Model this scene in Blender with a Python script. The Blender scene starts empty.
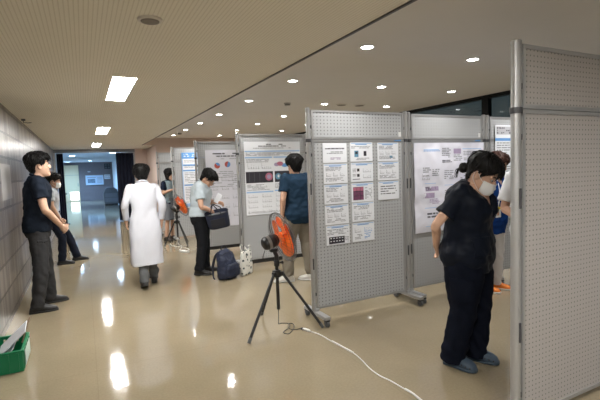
import bpy, bmesh, math, random
from mathutils import Vector as V, Matrix, noise
random.seed(7)
S = bpy.context.scene
COL = S.collection
PI = math.pi
R = math.radians

# ------------------------------------------------------------------ view / camera
S.view_settings.view_transform = 'Standard'
S.view_settings.look = 'None'
S.view_settings.gamma = 1
S.view_settings.use_curve_mapping = False
S.view_settings.exposure = 1.42
S.cycles.use_denoising = True
S.cycles.max_bounces = 10
S.cycles.diffuse_bounces = 6
S.cycles.sample_clamp_indirect = 6
cam_d = bpy.data.cameras.new('camera')
cam = bpy.data.objects.new('camera', cam_d); COL.objects.link(cam); S.camera = cam
cam_d.sensor_width = 36; cam_d.lens = 428 / 600 * 36; cam_d.clip_start = .05; cam_d.clip_end = 200
right = V((0.89150513, -0.4516667, -0.03486819)); upv = V((0.06376619, 0.04891321, 0.99676545)); fwd = V((0.44850025, 0.89084493, -0.07240744))
M = Matrix.Identity(4)
for i in range(3):
    M[i][0] = right[i]; M[i][1] = upv[i]; M[i][2] = -fwd[i]
M[2][3] = 1.52
cam.matrix_world = M

# ------------------------------------------------------------------ materials
MATS = {}
def nd(nt, t, **kw):
    n = nt.nodes.new(t)
    for k, v in kw.items():
        setattr(n, k, v)
    return n
def mat(name, col, rough=.5, metal=0, spec=.5, bump=None, var=None, sheen=0, trans=0, coat=0, emit=None, alpha=1, stretch=(1, 1, 1)):
    if name in MATS: return MATS[name]
    m = bpy.data.materials.new(name); m.use_nodes = True; nt = m.node_tree
    b = nt.nodes['Principled BSDF']; L = nt.links.new
    b.inputs['Base Color'].default_value = (*col, 1); b.inputs['Roughness'].default_value = rough
    b.inputs['Metallic'].default_value = metal; b.inputs['Specular IOR Level'].default_value = spec
    b.inputs['Sheen Weight'].default_value = sheen; b.inputs['Transmission Weight'].default_value = trans
    b.inputs['Coat Weight'].default_value = coat; b.inputs['Alpha'].default_value = alpha
    if emit:
        b.inputs['Emission Color'].default_value = (*emit[0], 1); b.inputs['Emission Strength'].default_value = emit[1]
    tc = nd(nt, 'ShaderNodeTexCoord'); mp = nd(nt, 'ShaderNodeMapping'); mp.inputs['Scale'].default_value = stretch
    L(tc.outputs['Object'], mp.inputs['Vector'])
    if var:
        n = nd(nt, 'ShaderNodeTexNoise'); n.inputs['Scale'].default_value = var[0]; n.inputs['Detail'].default_value = 4
        L(mp.outputs[0], n.inputs['Vector'])
        mx = nd(nt, 'ShaderNodeMix', data_type='RGBA'); mx.inputs[6].default_value = (*col, 1)
        mx.inputs[7].default_value = (*[min(1, c * var[1]) for c in col], 1)
        L(n.outputs['Fac'], mx.inputs[0]); L(mx.outputs[2], b.inputs['Base Color'])
    if bump:
        n = nd(nt, 'ShaderNodeTexNoise'); n.inputs['Scale'].default_value = bump[0]; n.inputs['Detail'].default_value = 3
        L(mp.outputs[0], n.inputs['Vector'])
        bp = nd(nt, 'ShaderNodeBump'); bp.inputs['Strength'].default_value = bump[1]; bp.inputs['Distance'].default_value = bump[2] if len(bump) > 2 else .01
        L(n.outputs['Fac'], bp.inputs['Height']); L(bp.outputs[0], b.inputs['Normal'])
    MATS[name] = m
    return m
def math_(nt, op, a, b=None, c=None):
    n = nd(nt, 'ShaderNodeMath', operation=op)
    for i, v in enumerate((a, b, c)):
        if v is None: continue
        if isinstance(v, (int, float)): n.inputs[i].default_value = v
        else: nt.links.new(v, n.inputs[i])
    return n.outputs[0]
def dots_mat(name, col, dark, ax, pitch, rad, rough=.5, metal=0, aniso=1.0, spec=.5, var=None):
    """a sheet drilled with a grid of round holes; ax = the two object axes of the sheet"""
    m = mat(name, col, rough, metal, spec); nt = m.node_tree; b = nt.nodes['Principled BSDF']; L = nt.links.new
    tc = nd(nt, 'ShaderNodeTexCoord'); sp = nd(nt, 'ShaderNodeSeparateXYZ'); L(tc.outputs['Object'], sp.inputs[0])
    ds = []
    for k, a in enumerate(ax):
        p = pitch[k]
        f = math_(nt, 'FRACT', math_(nt, 'DIVIDE', sp.outputs[a], p))
        d = math_(nt, 'MULTIPLY', math_(nt, 'SUBTRACT', f, .5), p)
        ds.append(math_(nt, 'MULTIPLY', d, d))
    r2 = math_(nt, 'ADD', ds[0], ds[1])
    mask = math_(nt, 'LESS_THAN', r2, rad * rad)
    mx = nd(nt, 'ShaderNodeMix', data_type='RGBA'); mx.inputs[6].default_value = (*col, 1); mx.inputs[7].default_value = (*dark, 1)
    if var:
        n = nd(nt, 'ShaderNodeTexNoise'); n.inputs['Scale'].default_value = var[0]; n.inputs['Detail'].default_value = 5
        L(tc.outputs['Object'], n.inputs['Vector'])
        m2 = nd(nt, 'ShaderNodeMix', data_type='RGBA'); m2.inputs[6].default_value = (*col, 1); m2.inputs[7].default_value = (*[c * var[1] for c in col], 1)
        L(n.outputs['Fac'], m2.inputs[0]); L(m2.outputs[2], mx.inputs[6])
    L(mask, mx.inputs[0]); L(mx.outputs[2], b.inputs['Base Color'])
    return m

def floor_mat():
    m = mat('polished_vinyl', (.335, .278, .185), .08, spec=.5); nt = m.node_tree; b = nt.nodes['Principled BSDF']; L = nt.links.new
    tc = nd(nt, 'ShaderNodeTexCoord')
    n = nd(nt, 'ShaderNodeTexNoise'); n.inputs['Scale'].default_value = 1.1; n.inputs['Detail'].default_value = 5; L(tc.outputs['Object'], n.inputs['Vector'])
    n2 = nd(nt, 'ShaderNodeTexNoise'); n2.inputs['Scale'].default_value = 60; n2.inputs['Detail'].default_value = 3; L(tc.outputs['Object'], n2.inputs['Vector'])
    br = nd(nt, 'ShaderNodeTexBrick'); br.offset = 0; br.inputs['Scale'].default_value = 1; br.inputs['Brick Width'].default_value = 1.82; br.inputs['Row Height'].default_value = 1.82
    br.inputs['Mortar Size'].default_value = .004; br.inputs['Mortar Smooth'].default_value = .3
    br.inputs['Color1'].default_value = (.335, .278, .185, 1); br.inputs['Color2'].default_value = (.345, .286, .192, 1); br.inputs['Mortar'].default_value = (.31, .256, .17, 1)
    L(tc.outputs['Object'], br.inputs['Vector'])
    mx = nd(nt, 'ShaderNodeMix', data_type='RGBA', blend_type='MULTIPLY'); mx.inputs[0].default_value = 1
    rp = nd(nt, 'ShaderNodeValToRGB'); rp.color_ramp.elements[0].color = (.86, .84, .82, 1); rp.color_ramp.elements[1].color = (1.0, 1.0, 1.0, 1)
    rp.color_ramp.elements[0].position = .3; rp.color_ramp.elements[1].position = .65
    L(n.outputs['Fac'], rp.inputs[0]); L(br.outputs['Color'], mx.inputs[6]); L(rp.outputs[0], mx.inputs[7])
    mx2 = nd(nt, 'ShaderNodeMix', data_type='RGBA', blend_type='MULTIPLY'); mx2.inputs[0].default_value = .25
    L(mx.outputs[2], mx2.inputs[6]); L(n2.outputs['Fac'], mx2.inputs[7]); L(mx2.outputs[2], b.inputs['Base Color'])
    n3 = nd(nt, 'ShaderNodeTexNoise'); n3.inputs['Scale'].default_value = 2.3; n3.inputs['Detail'].default_value = 2; L(tc.outputs['Object'], n3.inputs['Vector'])
    rr = nd(nt, 'ShaderNodeMapRange'); rr.inputs[3].default_value = .035; rr.inputs[4].default_value = .10; L(n3.outputs['Fac'], rr.inputs[0]); L(rr.outputs[0], b.inputs['Roughness'])
    n4 = nd(nt, 'ShaderNodeTexNoise'); n4.inputs['Scale'].default_value = 7; n4.inputs['Detail'].default_value = 2; L(tc.outputs['Object'], n4.inputs['Vector'])
    bp = nd(nt, 'ShaderNodeBump'); bp.inputs['Strength'].default_value = .06; bp.inputs['Distance'].default_value = .02
    L(n4.outputs['Fac'], bp.inputs['Height']); L(bp.outputs[0], b.inputs['Normal'])
    return m
def tile_mat():
    m = mat('stone_tile', (.42, .39, .37),   .3, spec=.5); nt = m.node_tree; b = nt.nodes['Principled BSDF']; L = nt.links.new
    tc = nd(nt, 'ShaderNodeTexCoord'); sp = nd(nt, 'ShaderNodeSeparateXYZ'); L(tc.outputs['Object'], sp.inputs[0])
    cb = nd(nt, 'ShaderNodeCombineXYZ'); L(math_(nt, 'ADD', sp.outputs[1], 20.15), cb.inputs[0]); L(math_(nt, 'ADD', sp.outputs[2], .213), cb.inputs[1])
    br = nd(nt, 'ShaderNodeTexBrick'); br.offset = .5; br.inputs['Scale'].default_value = 1; br.inputs['Brick Width'].default_value = .9; br.inputs['Row Height'].default_value = .283
    br.inputs['Mortar Size'].default_value = .013; br.inputs['Mortar Smooth'].default_value = .1
    br.inputs['Color1'].default_value = (.115, .104, .093, 1); br.inputs['Color2'].default_value = (.215, .197, .182, 1); br.inputs['Mortar'].default_value = (.02, .018, .016, 1)
    L(cb.outputs[0], br.inputs['Vector'])
    cb2 = nd(nt, 'ShaderNodeCombineXYZ'); L(math_(nt, 'MULTIPLY', sp.outputs[1], 4.5), cb2.inputs[0]); L(math_(nt, 'MULTIPLY', sp.outputs[2], .5), cb2.inputs[1])
    n = nd(nt, 'ShaderNodeTexNoise'); n.inputs['Scale'].default_value = 1; n.inputs['Detail'].default_value = 5; n.inputs['Roughness'].default_value = .6; L(cb2.outputs[0], n.inputs['Vector'])
    rp = nd(nt, 'ShaderNodeValToRGB'); rp.color_ramp.elements[0].color = (.42, .39, .37, 1); rp.color_ramp.elements[1].color = (1.4, 1.38, 1.37, 1)
    rp.color_ramp.elements[0].position = .40; rp.color_ramp.elements[1].position = .58
    L(n.outputs['Fac'], rp.inputs[0])
    mx = nd(nt, 'ShaderNodeMix', data_type='RGBA', blend_type='MULTIPLY'); mx.inputs[0].default_value = 1
    L(br.outputs['Color'], mx.inputs[6]); L(rp.outputs[0], mx.inputs[7]); L(mx.outputs[2], b.inputs['Base Color'])
    bp = nd(nt, 'ShaderNodeBump'); bp.inputs['Strength'].default_value = .5; bp.inputs['Distance'].default_value = .003; bp.invert = True
    L(br.outputs['Fac'], bp.inputs['Height']); L(bp.outputs[0], b.inputs['Normal'])
    return m
def glass_mat():
    m = mat('window_glass', (.75, .8, .8), .01, trans=1.0, spec=.6)
    return m

SKIN = mat('skin', (.60, .36, .25), .5, spec=.35, var=(25, .9), bump=(300, .08, .001))
SKIN2 = mat('skin_light', (.64, .40, .285), .5, spec=.35, var=(25, .92), bump=(300, .08, .001))
HAIR = mat('black_hair', (.006, .0055, .0055), .5, spec=.22, bump=(90, .6, .004), stretch=(1, 1, .25))
HAIRB = mat('brown_hair', (.045, .016, .010), .5, spec=.25, bump=(90, .6, .004), stretch=(1, 1, .25))
LIP = mat('lip', (.42, .17, .14), .45)
EYEW = mat('eye_white', (.7, .68, .65), .25)
IRIS = mat('iris', (.012, .008, .006), .2)
BLACKP = mat('black_plastic', (.012, .012, .013), .4)
GREYP = mat('grey_plastic', (.09, .095, .1), .5)
ALU = mat('aluminium', (.42, .42, .42), .42, metal=.55)
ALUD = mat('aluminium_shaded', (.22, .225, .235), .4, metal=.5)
PEG = dots_mat('pegboard', (.43, .44, .45), (.20, .20, .20), (0, 2), (.039, .034), .0070, rough=.55)
PEGW = dots_mat('pegboard_warm', (.385, .36, .345), (.15, .16, .15), (0, 2), (.030, .028), .0048, rough=.55)
PAPER = mat('paper', (.80, .82, .86), .6)
PAPERV = mat('paper_lilac', (.76, .76, .84), .4)
INK = mat('ink_grey', (.30, .31, .34), .6)
INKD = mat('ink_dark', (.10, .10, .12), .6)
BLUE = mat('print_blue', (.13, .33, .66), .6)
BLUEL = mat('print_light_blue', (.33, .52, .80), .6)
DARKPIC = mat('print_dark', (.022, .020, .028), .6, var=(60, 1.8))
PINKPIC = mat('print_pink', (.62, .20, .30), .6, var=(90, .5))
CYANPIC = mat('print_cyan', (.18, .42, .62), .6, var=(90, .4))
PURPIC = mat('print_purple', (.25, .08, .17), .6, var=(40, .3))
PURL = mat('print_violet', (.47, .38, .55), .6, var=(60, .7))
ORANGE = mat('fan_orange', (.95, .17, .02), .35, spec=.5, trans=.0)

# ------------------------------------------------------------------ mesh builder
class MB:
    def __init__(s): s.v = []; s.f = []
    def add(s, vs, fs):
        o = len(s.v); s.v += [tuple(x) for x in vs]; s.f += [tuple(i + o for i in f) for f in fs]; return s
    def box(s, c, d, rot=None, bev=0):
        hx, hy, hz = d[0] / 2, d[1] / 2, d[2] / 2
        if bev:
            bm = bmesh.new(); bmesh.ops.create_cube(bm, size=1)
            bmesh.ops.scale(bm, vec=d, verts=bm.verts)
            bmesh.ops.bevel(bm, geom=bm.edges[:], offset=bev, segments=2, profile=.5, affect='EDGES')
            vs = [v.co.copy() for v in bm.verts]; bm.verts.index_update(); fs = [[v.index for v in f.verts] for f in bm.faces]; bm.free()
        else:
            vs = [V((x, y, z)) for x in (-hx, hx) for y in (-hy, hy) for z in (-hz, hz)]
            fs = [(0, 1, 3, 2), (4, 6, 7, 5), (0, 4, 5, 1), (2, 3, 7, 6), (0, 2, 6, 4), (1, 5, 7, 3)]
        if rot is not None: vs = [rot @ v for v in vs]
        return s.add([v + V(c) for v in vs], fs)
    def quad(s, a, b, c, d): return s.add([a, b, c, d], [(0, 1, 2, 3)])
    def loft(s, rings, caps=True):
        """rings: lists of equal length of points"""
        n = len(rings[0]); vs = [p for r in rings for p in r]; fs = []
        for i in range(len(rings) - 1):
            for j in range(n):
                k = (j + 1) % n
                fs.append((i * n + j, i * n + k, (i + 1) * n + k, (i + 1) * n + j))
        if caps:
            fs.append(tuple(reversed(range(n)))); fs.append(tuple(range((len(rings) - 1) * n, len(rings) * n)))
        return s.add(vs, fs)
    def ell_loft(s, secs, n=24, e=2.0):
        """secs: (centre, axisA, axisB, ra, rb)"""
        rings = []
        for c, a, b, ra, rb in secs:
            r = []
            for j in range(n):
                t = 2 * PI * j / n; ct, st = math.cos(t), math.sin(t)
                x = math.copysign(abs(ct) ** (2 / e), ct); y = math.copysign(abs(st) ** (2 / e), st)
                r.append(V(c) + V(a) * (ra * x) + V(b) * (rb * y))
            rings.append(r)
        return s.loft(rings)
    def tube(s, pts, rad, n=10, smooth=0, round_ends=False):
        pts = [V(p) for p in pts]
        rad = list(rad) if isinstance(rad, (list, tuple)) else [rad] * len(pts)
        if smooth: pts, rad = crom(pts, rad, smooth)
        tans = []
        for i in range(len(pts)):
            a = pts[max(i - 1, 0)]; b = pts[min(i + 1, len(pts) - 1)]
            t = (b - a); tans.append(t.normalized() if t.length > 1e-9 else V((0, 0, 1)))
        u = tans[0].orthogonal().normalized(); secs = []
        frames = []
        for t in tans:
            u = (u - t * u.dot(t)).normalized(); frames.append((u.copy(), t.cross(u)))
        if round_ends:
            r0, r1 = rad[0], rad[-1]
            for k in (1.0, .85, .5):
                secs.append((pts[0] - tans[0] * r0 * k, *frames[0], r0 * math.sqrt(max(1e-3, 1 - k * k)), r0 * math.sqrt(max(1e-3, 1 - k * k))))
        for p, (a, b), r in zip(pts, frames, rad): secs.append((p, a, b, r, r))
        if round_ends:
            for k in (.5, .85, 1.0):
                q = math.sqrt(max(1e-3, 1 - k * k)); secs.append((pts[-1] + tans[-1] * r1 * k, *frames[-1], r1 * q, r1 * q))
        return s.ell_loft(secs, n)
    def cyl(s, a, b, r, n=16): return s.tube([a, b], r, n)
    def ball(s, c, r, ax=None, n=16):
        r = (r, r, r) if isinstance(r, (int, float)) else r
        ax = ax or (V((1, 0, 0)), V((0, 1, 0)), V((0, 0, 1)))
        secs = []
        m = max(6, n // 2)
        for i in range(m + 1):
            t = PI * i / m; k = max(math.sin(t), .02)
            secs.append((V(c) - ax[2] * (r[2] * math.cos(t)), ax[0], ax[1], r[0] * k, r[1] * k))
        return s.ell_loft(secs, n)
    def lathe(s, prof, c=(0, 0, 0), axis=V((0, 0, 1)), n=24):
        axis = V(axis).normalized(); u = axis.orthogonal().normalized(); w = axis.cross(u)
        return s.ell_loft([(V(c) + axis * z, u, w, r, r) for r, z in prof], n)
    def torus(s, c, axis, Rr, r, n=40, m=6):
        axis = V(axis).normalized(); u = axis.orthogonal().normalized(); w = axis.cross(u); vs = []; fs = []
        for i in range(n):
            t = 2 * PI * i / n; d = u * math.cos(t) + w * math.sin(t)
            for j in range(m):
                p = 2 * PI * j / m; vs.append(V(c) + d * (Rr + r * math.cos(p)) + axis * (r * math.sin(p)))
        for i in range(n):
            for j in range(m):
                fs.append((i * m + j, ((i + 1) % n) * m + j, ((i + 1) % n) * m + (j + 1) % m, i * m + (j + 1) % m))
        return s.add(vs, fs)
    def mesh(s, name):
        me = bpy.data.meshes.new(name); me.from_pydata(s.v, [], s.f); me.validate()
        bm = bmesh.new(); bm.from_mesh(me); bmesh.ops.recalc_face_normals(bm, faces=bm.faces[:]); bm.to_mesh(me); bm.free()
        me.update(); return me
    def build(s, name, m, parent=None, smooth=False, loc=None):
        return link(name, s.mesh(name), m, parent, smooth, loc)
def link(name, me, m, parent=None, smooth=False, loc=None):
    o = bpy.data.objects.new(name, me); COL.objects.link(o)
    if m: me.materials.clear(); me.materials.append(m)
    if smooth is True: me.polygons.foreach_set('use_smooth', [True] * len(me.polygons))
    elif smooth:
        me.polygons.foreach_set('use_smooth', [True] * len(me.polygons)); me.set_sharp_from_angle(angle=R(smooth))
    if parent: o.parent = parent
    if loc is not None: o.location = loc
    return o
def crom(pts, rad, k):
    P = []; Q = []; n = len(pts)
    for i in range(n - 1):
        p0, p1, p2, p3 = pts[max(i - 1, 0)], pts[i], pts[i + 1], pts[min(i + 2, n - 1)]
        for j in range(k):
            t = j / k
            P.append(.5 * ((2 * p1) + (p2 - p0) * t + (2 * p0 - 5 * p1 + 4 * p2 - p3) * t * t + (3 * p1 - p0 - 3 * p2 + p3) * t ** 3))
            Q.append(rad[i] * (1 - t) + rad[i + 1] * t)
    P.append(pts[-1]); Q.append(rad[-1])
    return P, Q
def tag(o, label=None, cat=None, group=None, kind=None):
    if label: o['label'] = label
    if cat: o['category'] = cat
    if group: o['group'] = group
    if kind: o['kind'] = kind
    return o
def empty(name, loc, label, cat, group=None, rz=0):
    o = bpy.data.objects.new(name, None); COL.objects.link(o); o.location = loc; o.rotation_euler.z = rz; o.empty_display_size = .1
    return tag(o, label, cat, group)
def remesh(mb, name, vox, smooth_it=4, fac=.5):
    me = mb.mesh(name + '_raw'); o = bpy.data.objects.new('tmp', me); COL.objects.link(o)
    md = o.modifiers.new('r', 'REMESH'); md.mode = 'VOXEL'; md.voxel_size = vox
    if smooth_it:
        sm = o.modifiers.new('s', 'SMOOTH'); sm.iterations = smooth_it; sm.factor = fac
    dg = bpy.context.evaluated_depsgraph_get(); out = bpy.data.meshes.new_from_object(o.evaluated_get(dg))
    bpy.data.objects.remove(o); bpy.data.meshes.remove(me); out.name = name
    return out
def displace(me, fn):
    n = [v.normal.copy() for v in me.vertices]
    for v, nn in zip(me.vertices, n):
        d = fn(v.co, nn)
        if isinstance(d, V): v.co += d
        elif d: v.co += nn * d
    me.update()
def structure(mb, name, m, smooth=False): return tag(mb.build(name, m, None, smooth), kind='structure')
def bx(x0, x1, y0, y1, z0, z1): return MB().box(((x0 + x1) / 2, (y0 + y1) / 2, (z0 + z1) / 2), (x1 - x0, y1 - y0, z1 - z0))

# ------------------------------------------------------------------ the room
FLOOR = floor_mat(); TILE = tile_mat()
CEILC = dots_mat('acoustic_board', (.84, .80, .70), (.61, .56, .465), (0, 1), (.0225, .0112), .0034, rough=.7, var=(2.2, .93))
CEILH = mat('plaster_ceiling', (.72, .695, .655), .75, var=(3, .95), bump=(150, .25, .002))
PINK = mat('pink_wall', (.60, .475, .42), .6, var=(2, .95), bump=(200, .1, .001))
WHITEW = mat('white_wall', (.62, .63, .65), .6)
GREYW = mat('grey_wall', (.20, .165, .165), .55, bump=(60, .3, .003), var=(8, .8))
CREAM = mat('cream_door', (.70, .56, .34), .5)
BLACKM = mat('black_metal', (.010, .012, .013), .5, spec=.2)
structure(bx(-1.2, 6, -4, 31, -.1, 0), 'floor', FLOOR)
structure(bx(-.78, 1.6, -4, 15.4, 2.38, 2.66), 'ceiling', CEILC)
structure(bx(1.6, 5.95, -4, 13.3, 2.58, 2.68), 'ceiling_hall', CEILH)
structure(bx(1.588, 1.604, -4, 13.3, 2.37, 2.38), 'trim_1', mat('dark_trim', (.06, .06, .06), .4))
structure(bx(-.9, -.78, -4, 15.4, 0, 2.66), 'wall_left', TILE)
structure(bx(-.9, 5.9, -4.1, -4, 0, 2.7), 'wall_rear', WHITEW)
structure(bx(1.98, 5.9, 13.3, 13.42, 0, 2.68), 'wall_back', PINK)
structure(bx(1.605, 1.98, 13.3, 13.42, 2.38, 2.68), 'trim_2', PINK)
structure(bx(1.98, 2.08, 13.42, 15.4, 0, 2.5), 'wall_side', PINK)
structure(bx(1.6, 2.08, 15.4, 15.5, 0, 2.5), 'wall_return', PINK)
structure(bx(1.605, 1.98, 13.42, 15.4, 2.38, 2.5), 'ceiling_end', CEILC)
# opening frame at the end of the corridor
structure(bx(-.78, 1.6, 15.38, 15.5, 2.28, 2.40), 'trim_3', ALUD)
structure(bx(1.55, 1.60, 15.36, 15.5, 0, 2.28), 'trim_4', ALU)
structure(bx(-.78, -.73, 15.36, 15.5, 0, 2.28), 'trim_5', ALU)
# lobby beyond
structure(bx(-1.2, 1.9, 15.5, 31, 2.40, 2.5), 'ceiling_lobby', mat('lobby_ceiling', (.62, .64, .66), .7))
structure(bx(-1.2, 1.9, 30, 30.1, 0, 2.45), 'wall_far', GREYW)
structure(bx(1.70, 1.82, 15.5, 30, 0, 2.45), 'wall_lobby_right', WHITEW)
structure(bx(-1.22, -1.1, 15.5, 30, 0, 2.45), 'wall_lobby_left', WHITEW)
# dark windows on the right of the hall
structure(bx(5.75, 5.9, -4, 13.3, 0, .5), 'wall_right', WHITEW)
structure(bx(5.75, 5.9, -4, 13.3, 2.555, 2.58), 'trim_6', BLACKM)
GLASS = glass_mat()
wy = [-4, -1.8, .4, 2.6, 4.8, 7.0, 9.2, 11.4, 13.3]
for i in range(len(wy) - 1):
    w = tag(bpy.data.objects.new('window_%d' % (i + 1), None), kind='structure'); COL.objects.link(w); w.location = (5.8, wy[i], .5)
    L_ = wy[i + 1] - wy[i]
    fr = MB().box((0, .03, 1.0275), (.09, .06, 2.055)).box((0, L_ - .03, 1.0275), (.09, .06, 2.055)).box((0, L_ / 2, .03), (.09, L_ - .12, .06)).box((0, L_ / 2, 2.04), (.09, L_ - .12, .03)).box((0, L_ / 2, 1.45), (.07, L_ - .12, .05))
    fr.build('window_frame', BLACKM, w)
    MB().box((.0, L_ / 2, .7425), (.008, L_ - .12, 1.365)).build('glass_pane', GLASS, w)
    MB().box((.0, L_ / 2, 1.75), (.008, L_ - .12, .55)).build('glass_pane', GLASS, w)

# ------------------------------------------------------------------ lamps of the room
def emis(name, col, s): return mat(name, (.8, .8, .8), .5, emit=(col, s))
TROF = emis('troffer_glow', (1.0, .985, .945), 37)
DOWN = emis('downlight_glow', (1.0, .985, .96), 22)
LOBG = emis('lobby_glow', (.5, .74, 1.0), 30)
def troffer(x, y, L_, W_, z, label, gm=TROF):
    t = empty('ceiling_light', (x, y, z), label, 'ceiling light', 'recessed corridor lights')
    f = MB()
    for sx in (-1, 1): f.box((sx * (W_ / 2 + .008), 0, -.003), (.014, L_ + .030, .006))
    for sy in (-1, 1): f.box((0, sy * (L_ / 2 + .008), -.003), (W_, .014, .006))
    f.build('frame', mat('lamp_frame', (.8, .8, .78), .4), t)
    MB().box((0, 0, -.004), (W_, L_, .006)).build('diffuser', gm, t)
for y, lb in ((4.74, 'large bright rectangular ceiling light nearest the camera over the corridor'), (9.06, 'second rectangular ceiling light along the corridor, mid way'),
              (13.3, 'small far rectangular ceiling light above the end opening'), (.42, 'corridor ceiling light directly overhead, nearest of all'), (-3.0, 'added corridor ceiling light out of view at the rear of the corridor')):  # the rear one is added behind the camera as fill
    troffer(.385, y, 1.26, .19, 2.38, lb)
rowname = ['nearest row', 'second row', 'third row', 'fourth row', 'fifth row', 'sixth row', 'farthest row', 'added unseen row before the near panel', 'row behind']
colname = ['closest to the corridor ceiling edge', 'second from the corridor edge', 'third from the corridor edge']
ringm = mat('downlight_ring', (.75, .74, .72), .4)
def downlight(x, y, label, energy=29):
    t = empty('downlight', (x, y, 2.58), label, 'downlight', 'round downlights in the hall ceiling')
    m = MB(); m.torus((0, 0, -.002), (0, 0, 1), .058, .007, 28, 8); m.build('trim_ring', ringm, t, True)
    MB().lathe([(.053, -.004), (.053, -.0015)], n=24).build('lens', DOWN, t)
    ld = bpy.data.lights.new('downlight_lamp', 'SPOT'); ld.energy = energy; ld.spot_size = R(150); ld.spot_blend = 1; ld.shadow_soft_size = .06; ld.color = (1.0, .985, .96)
    lo = bpy.data.objects.new('downlight_lamp', ld); COL.objects.link(lo); lo.parent = t; lo.location = (0, 0, -.02)
for r, y in enumerate([3.18, 4.69, 6.21, 7.82, 9.26, 10.72, 12.3, .14]):  # last row is added out of view to light the near panel and ceiling
    for c, x in enumerate([2.32, 3.64, 4.92]):
        if r == 2 and c == 0: pass
        downlight(x, y, 'round ceiling downlight in the %s, %s' % (rowname[r], colname[c]))
# cool lamps in the lobby
for i, (x, y) in enumerate([(-.35, 20.5), (1.1, 18.0), (-.75, 28.4), (.40, 26.8)]):
    t = empty('ceiling_light', (x, y, 2.40), ['cool ceiling light just beyond the opening, left', 'cool ceiling light just beyond the opening, right', 'cool ceiling light at the far end, by the cream door', 'cool ceiling light at the far end, before the notice board'][i], 'ceiling light', 'lobby ceiling lights')
    MB().torus((0, 0, -.003), (0, 0, 1), .15, .012, 24, 6).build('trim_ring', ringm, t, True)
    MB().lathe([(.14, -.006), (.14, -.002)], n=24).build('lens', LOBG, t)
    ld = bpy.data.lights.new('lobby_lamp', 'SPOT'); ld.energy = 200; ld.spot_size = R(160); ld.spot_blend = 1; ld.shadow_soft_size = .14; ld.color = (.26, .54, 1.0)
    lo = bpy.data.objects.new('lobby_lamp', ld); COL.objects.link(lo); lo.parent = t; lo.location = (0, 0, -.03)
w = bpy.data.worlds.new('night'); S.world = w; w.use_nodes = True
w.node_tree.nodes['Background'].inputs[0].default_value = (.05, .075, .085, 1); w.node_tree.nodes['Background'].inputs[1].default_value = .25

# ceiling fittings
def round_fit(name, x, y, z, r, label, cat, grill):
    t = empty(name, (x, y, z), label, cat)
    MB().lathe([(r * .78, -.012), (r * .95, -.010), (r, -.002), (r, 0)], n=32).build('ring', mat('fitting_white', (.66, .63, .58), .5), t, 40)
    g = MB().lathe([(r * .70, -.016), (r * .74, -.0125), (r * .74, -.010)], n=32)
    g.build('grille', grill, t, 40)
    return t
GRL = mat('grille_grey', (.20, .18, .155), .6, bump=(400, .8, .004))
round_fit('ceiling_speaker', .388, 2.55, 2.38, .068, 'round grey ceiling speaker in the corridor ceiling', 'speaker', GRL)
def detector(x, y, z, label):
    t = empty('smoke_detector', (x, y, z), label, 'smoke detector')
    MB().lathe([(.03, -.045), (.042, -.040), (.045, -.018), (.055, -.014), (.06, -.002), (.06, 0)], n=24).build('body', mat('detector_grey', (.42, .40, .37), .5), t, 40)
    MB().torus((0, 0, -.03), (0, 0, 1), .045, .004, 24, 6).build('vent_ring', GREYP, t, True)
detector(2.997, 6.28, 2.58, 'small grey smoke detector between downlights in the hall ceiling')
detector(2.35, 11.6, 2.58, 'tiny far smoke detector beside the last downlight')
for x, y, lb in ((3.97, 6.2, 'dark round ceiling vent left of its twin above the middle panel'), (4.32, 6.18, 'dark round ceiling vent right of its twin above the middle panel')):
    round_fit('ceiling_vent', x, y, 2.58, .10, lb, 'vent', GRL)
t = empty('ceiling_hook', (-.72, 7.4, 2.38), 'small dark bracket at the top of the tiled wall', 'bracket')
MB().box((0, 0, -.012), (.05, .05, .024), bev=.004).build('plate', GREYP, t)
MB().tube([(0, 0, -.024), (0, 0, -.05), (.05, 0, -.055), (.10, 0, -.05)], .006, 8).build('hook', GREYP, t, True)

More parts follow.
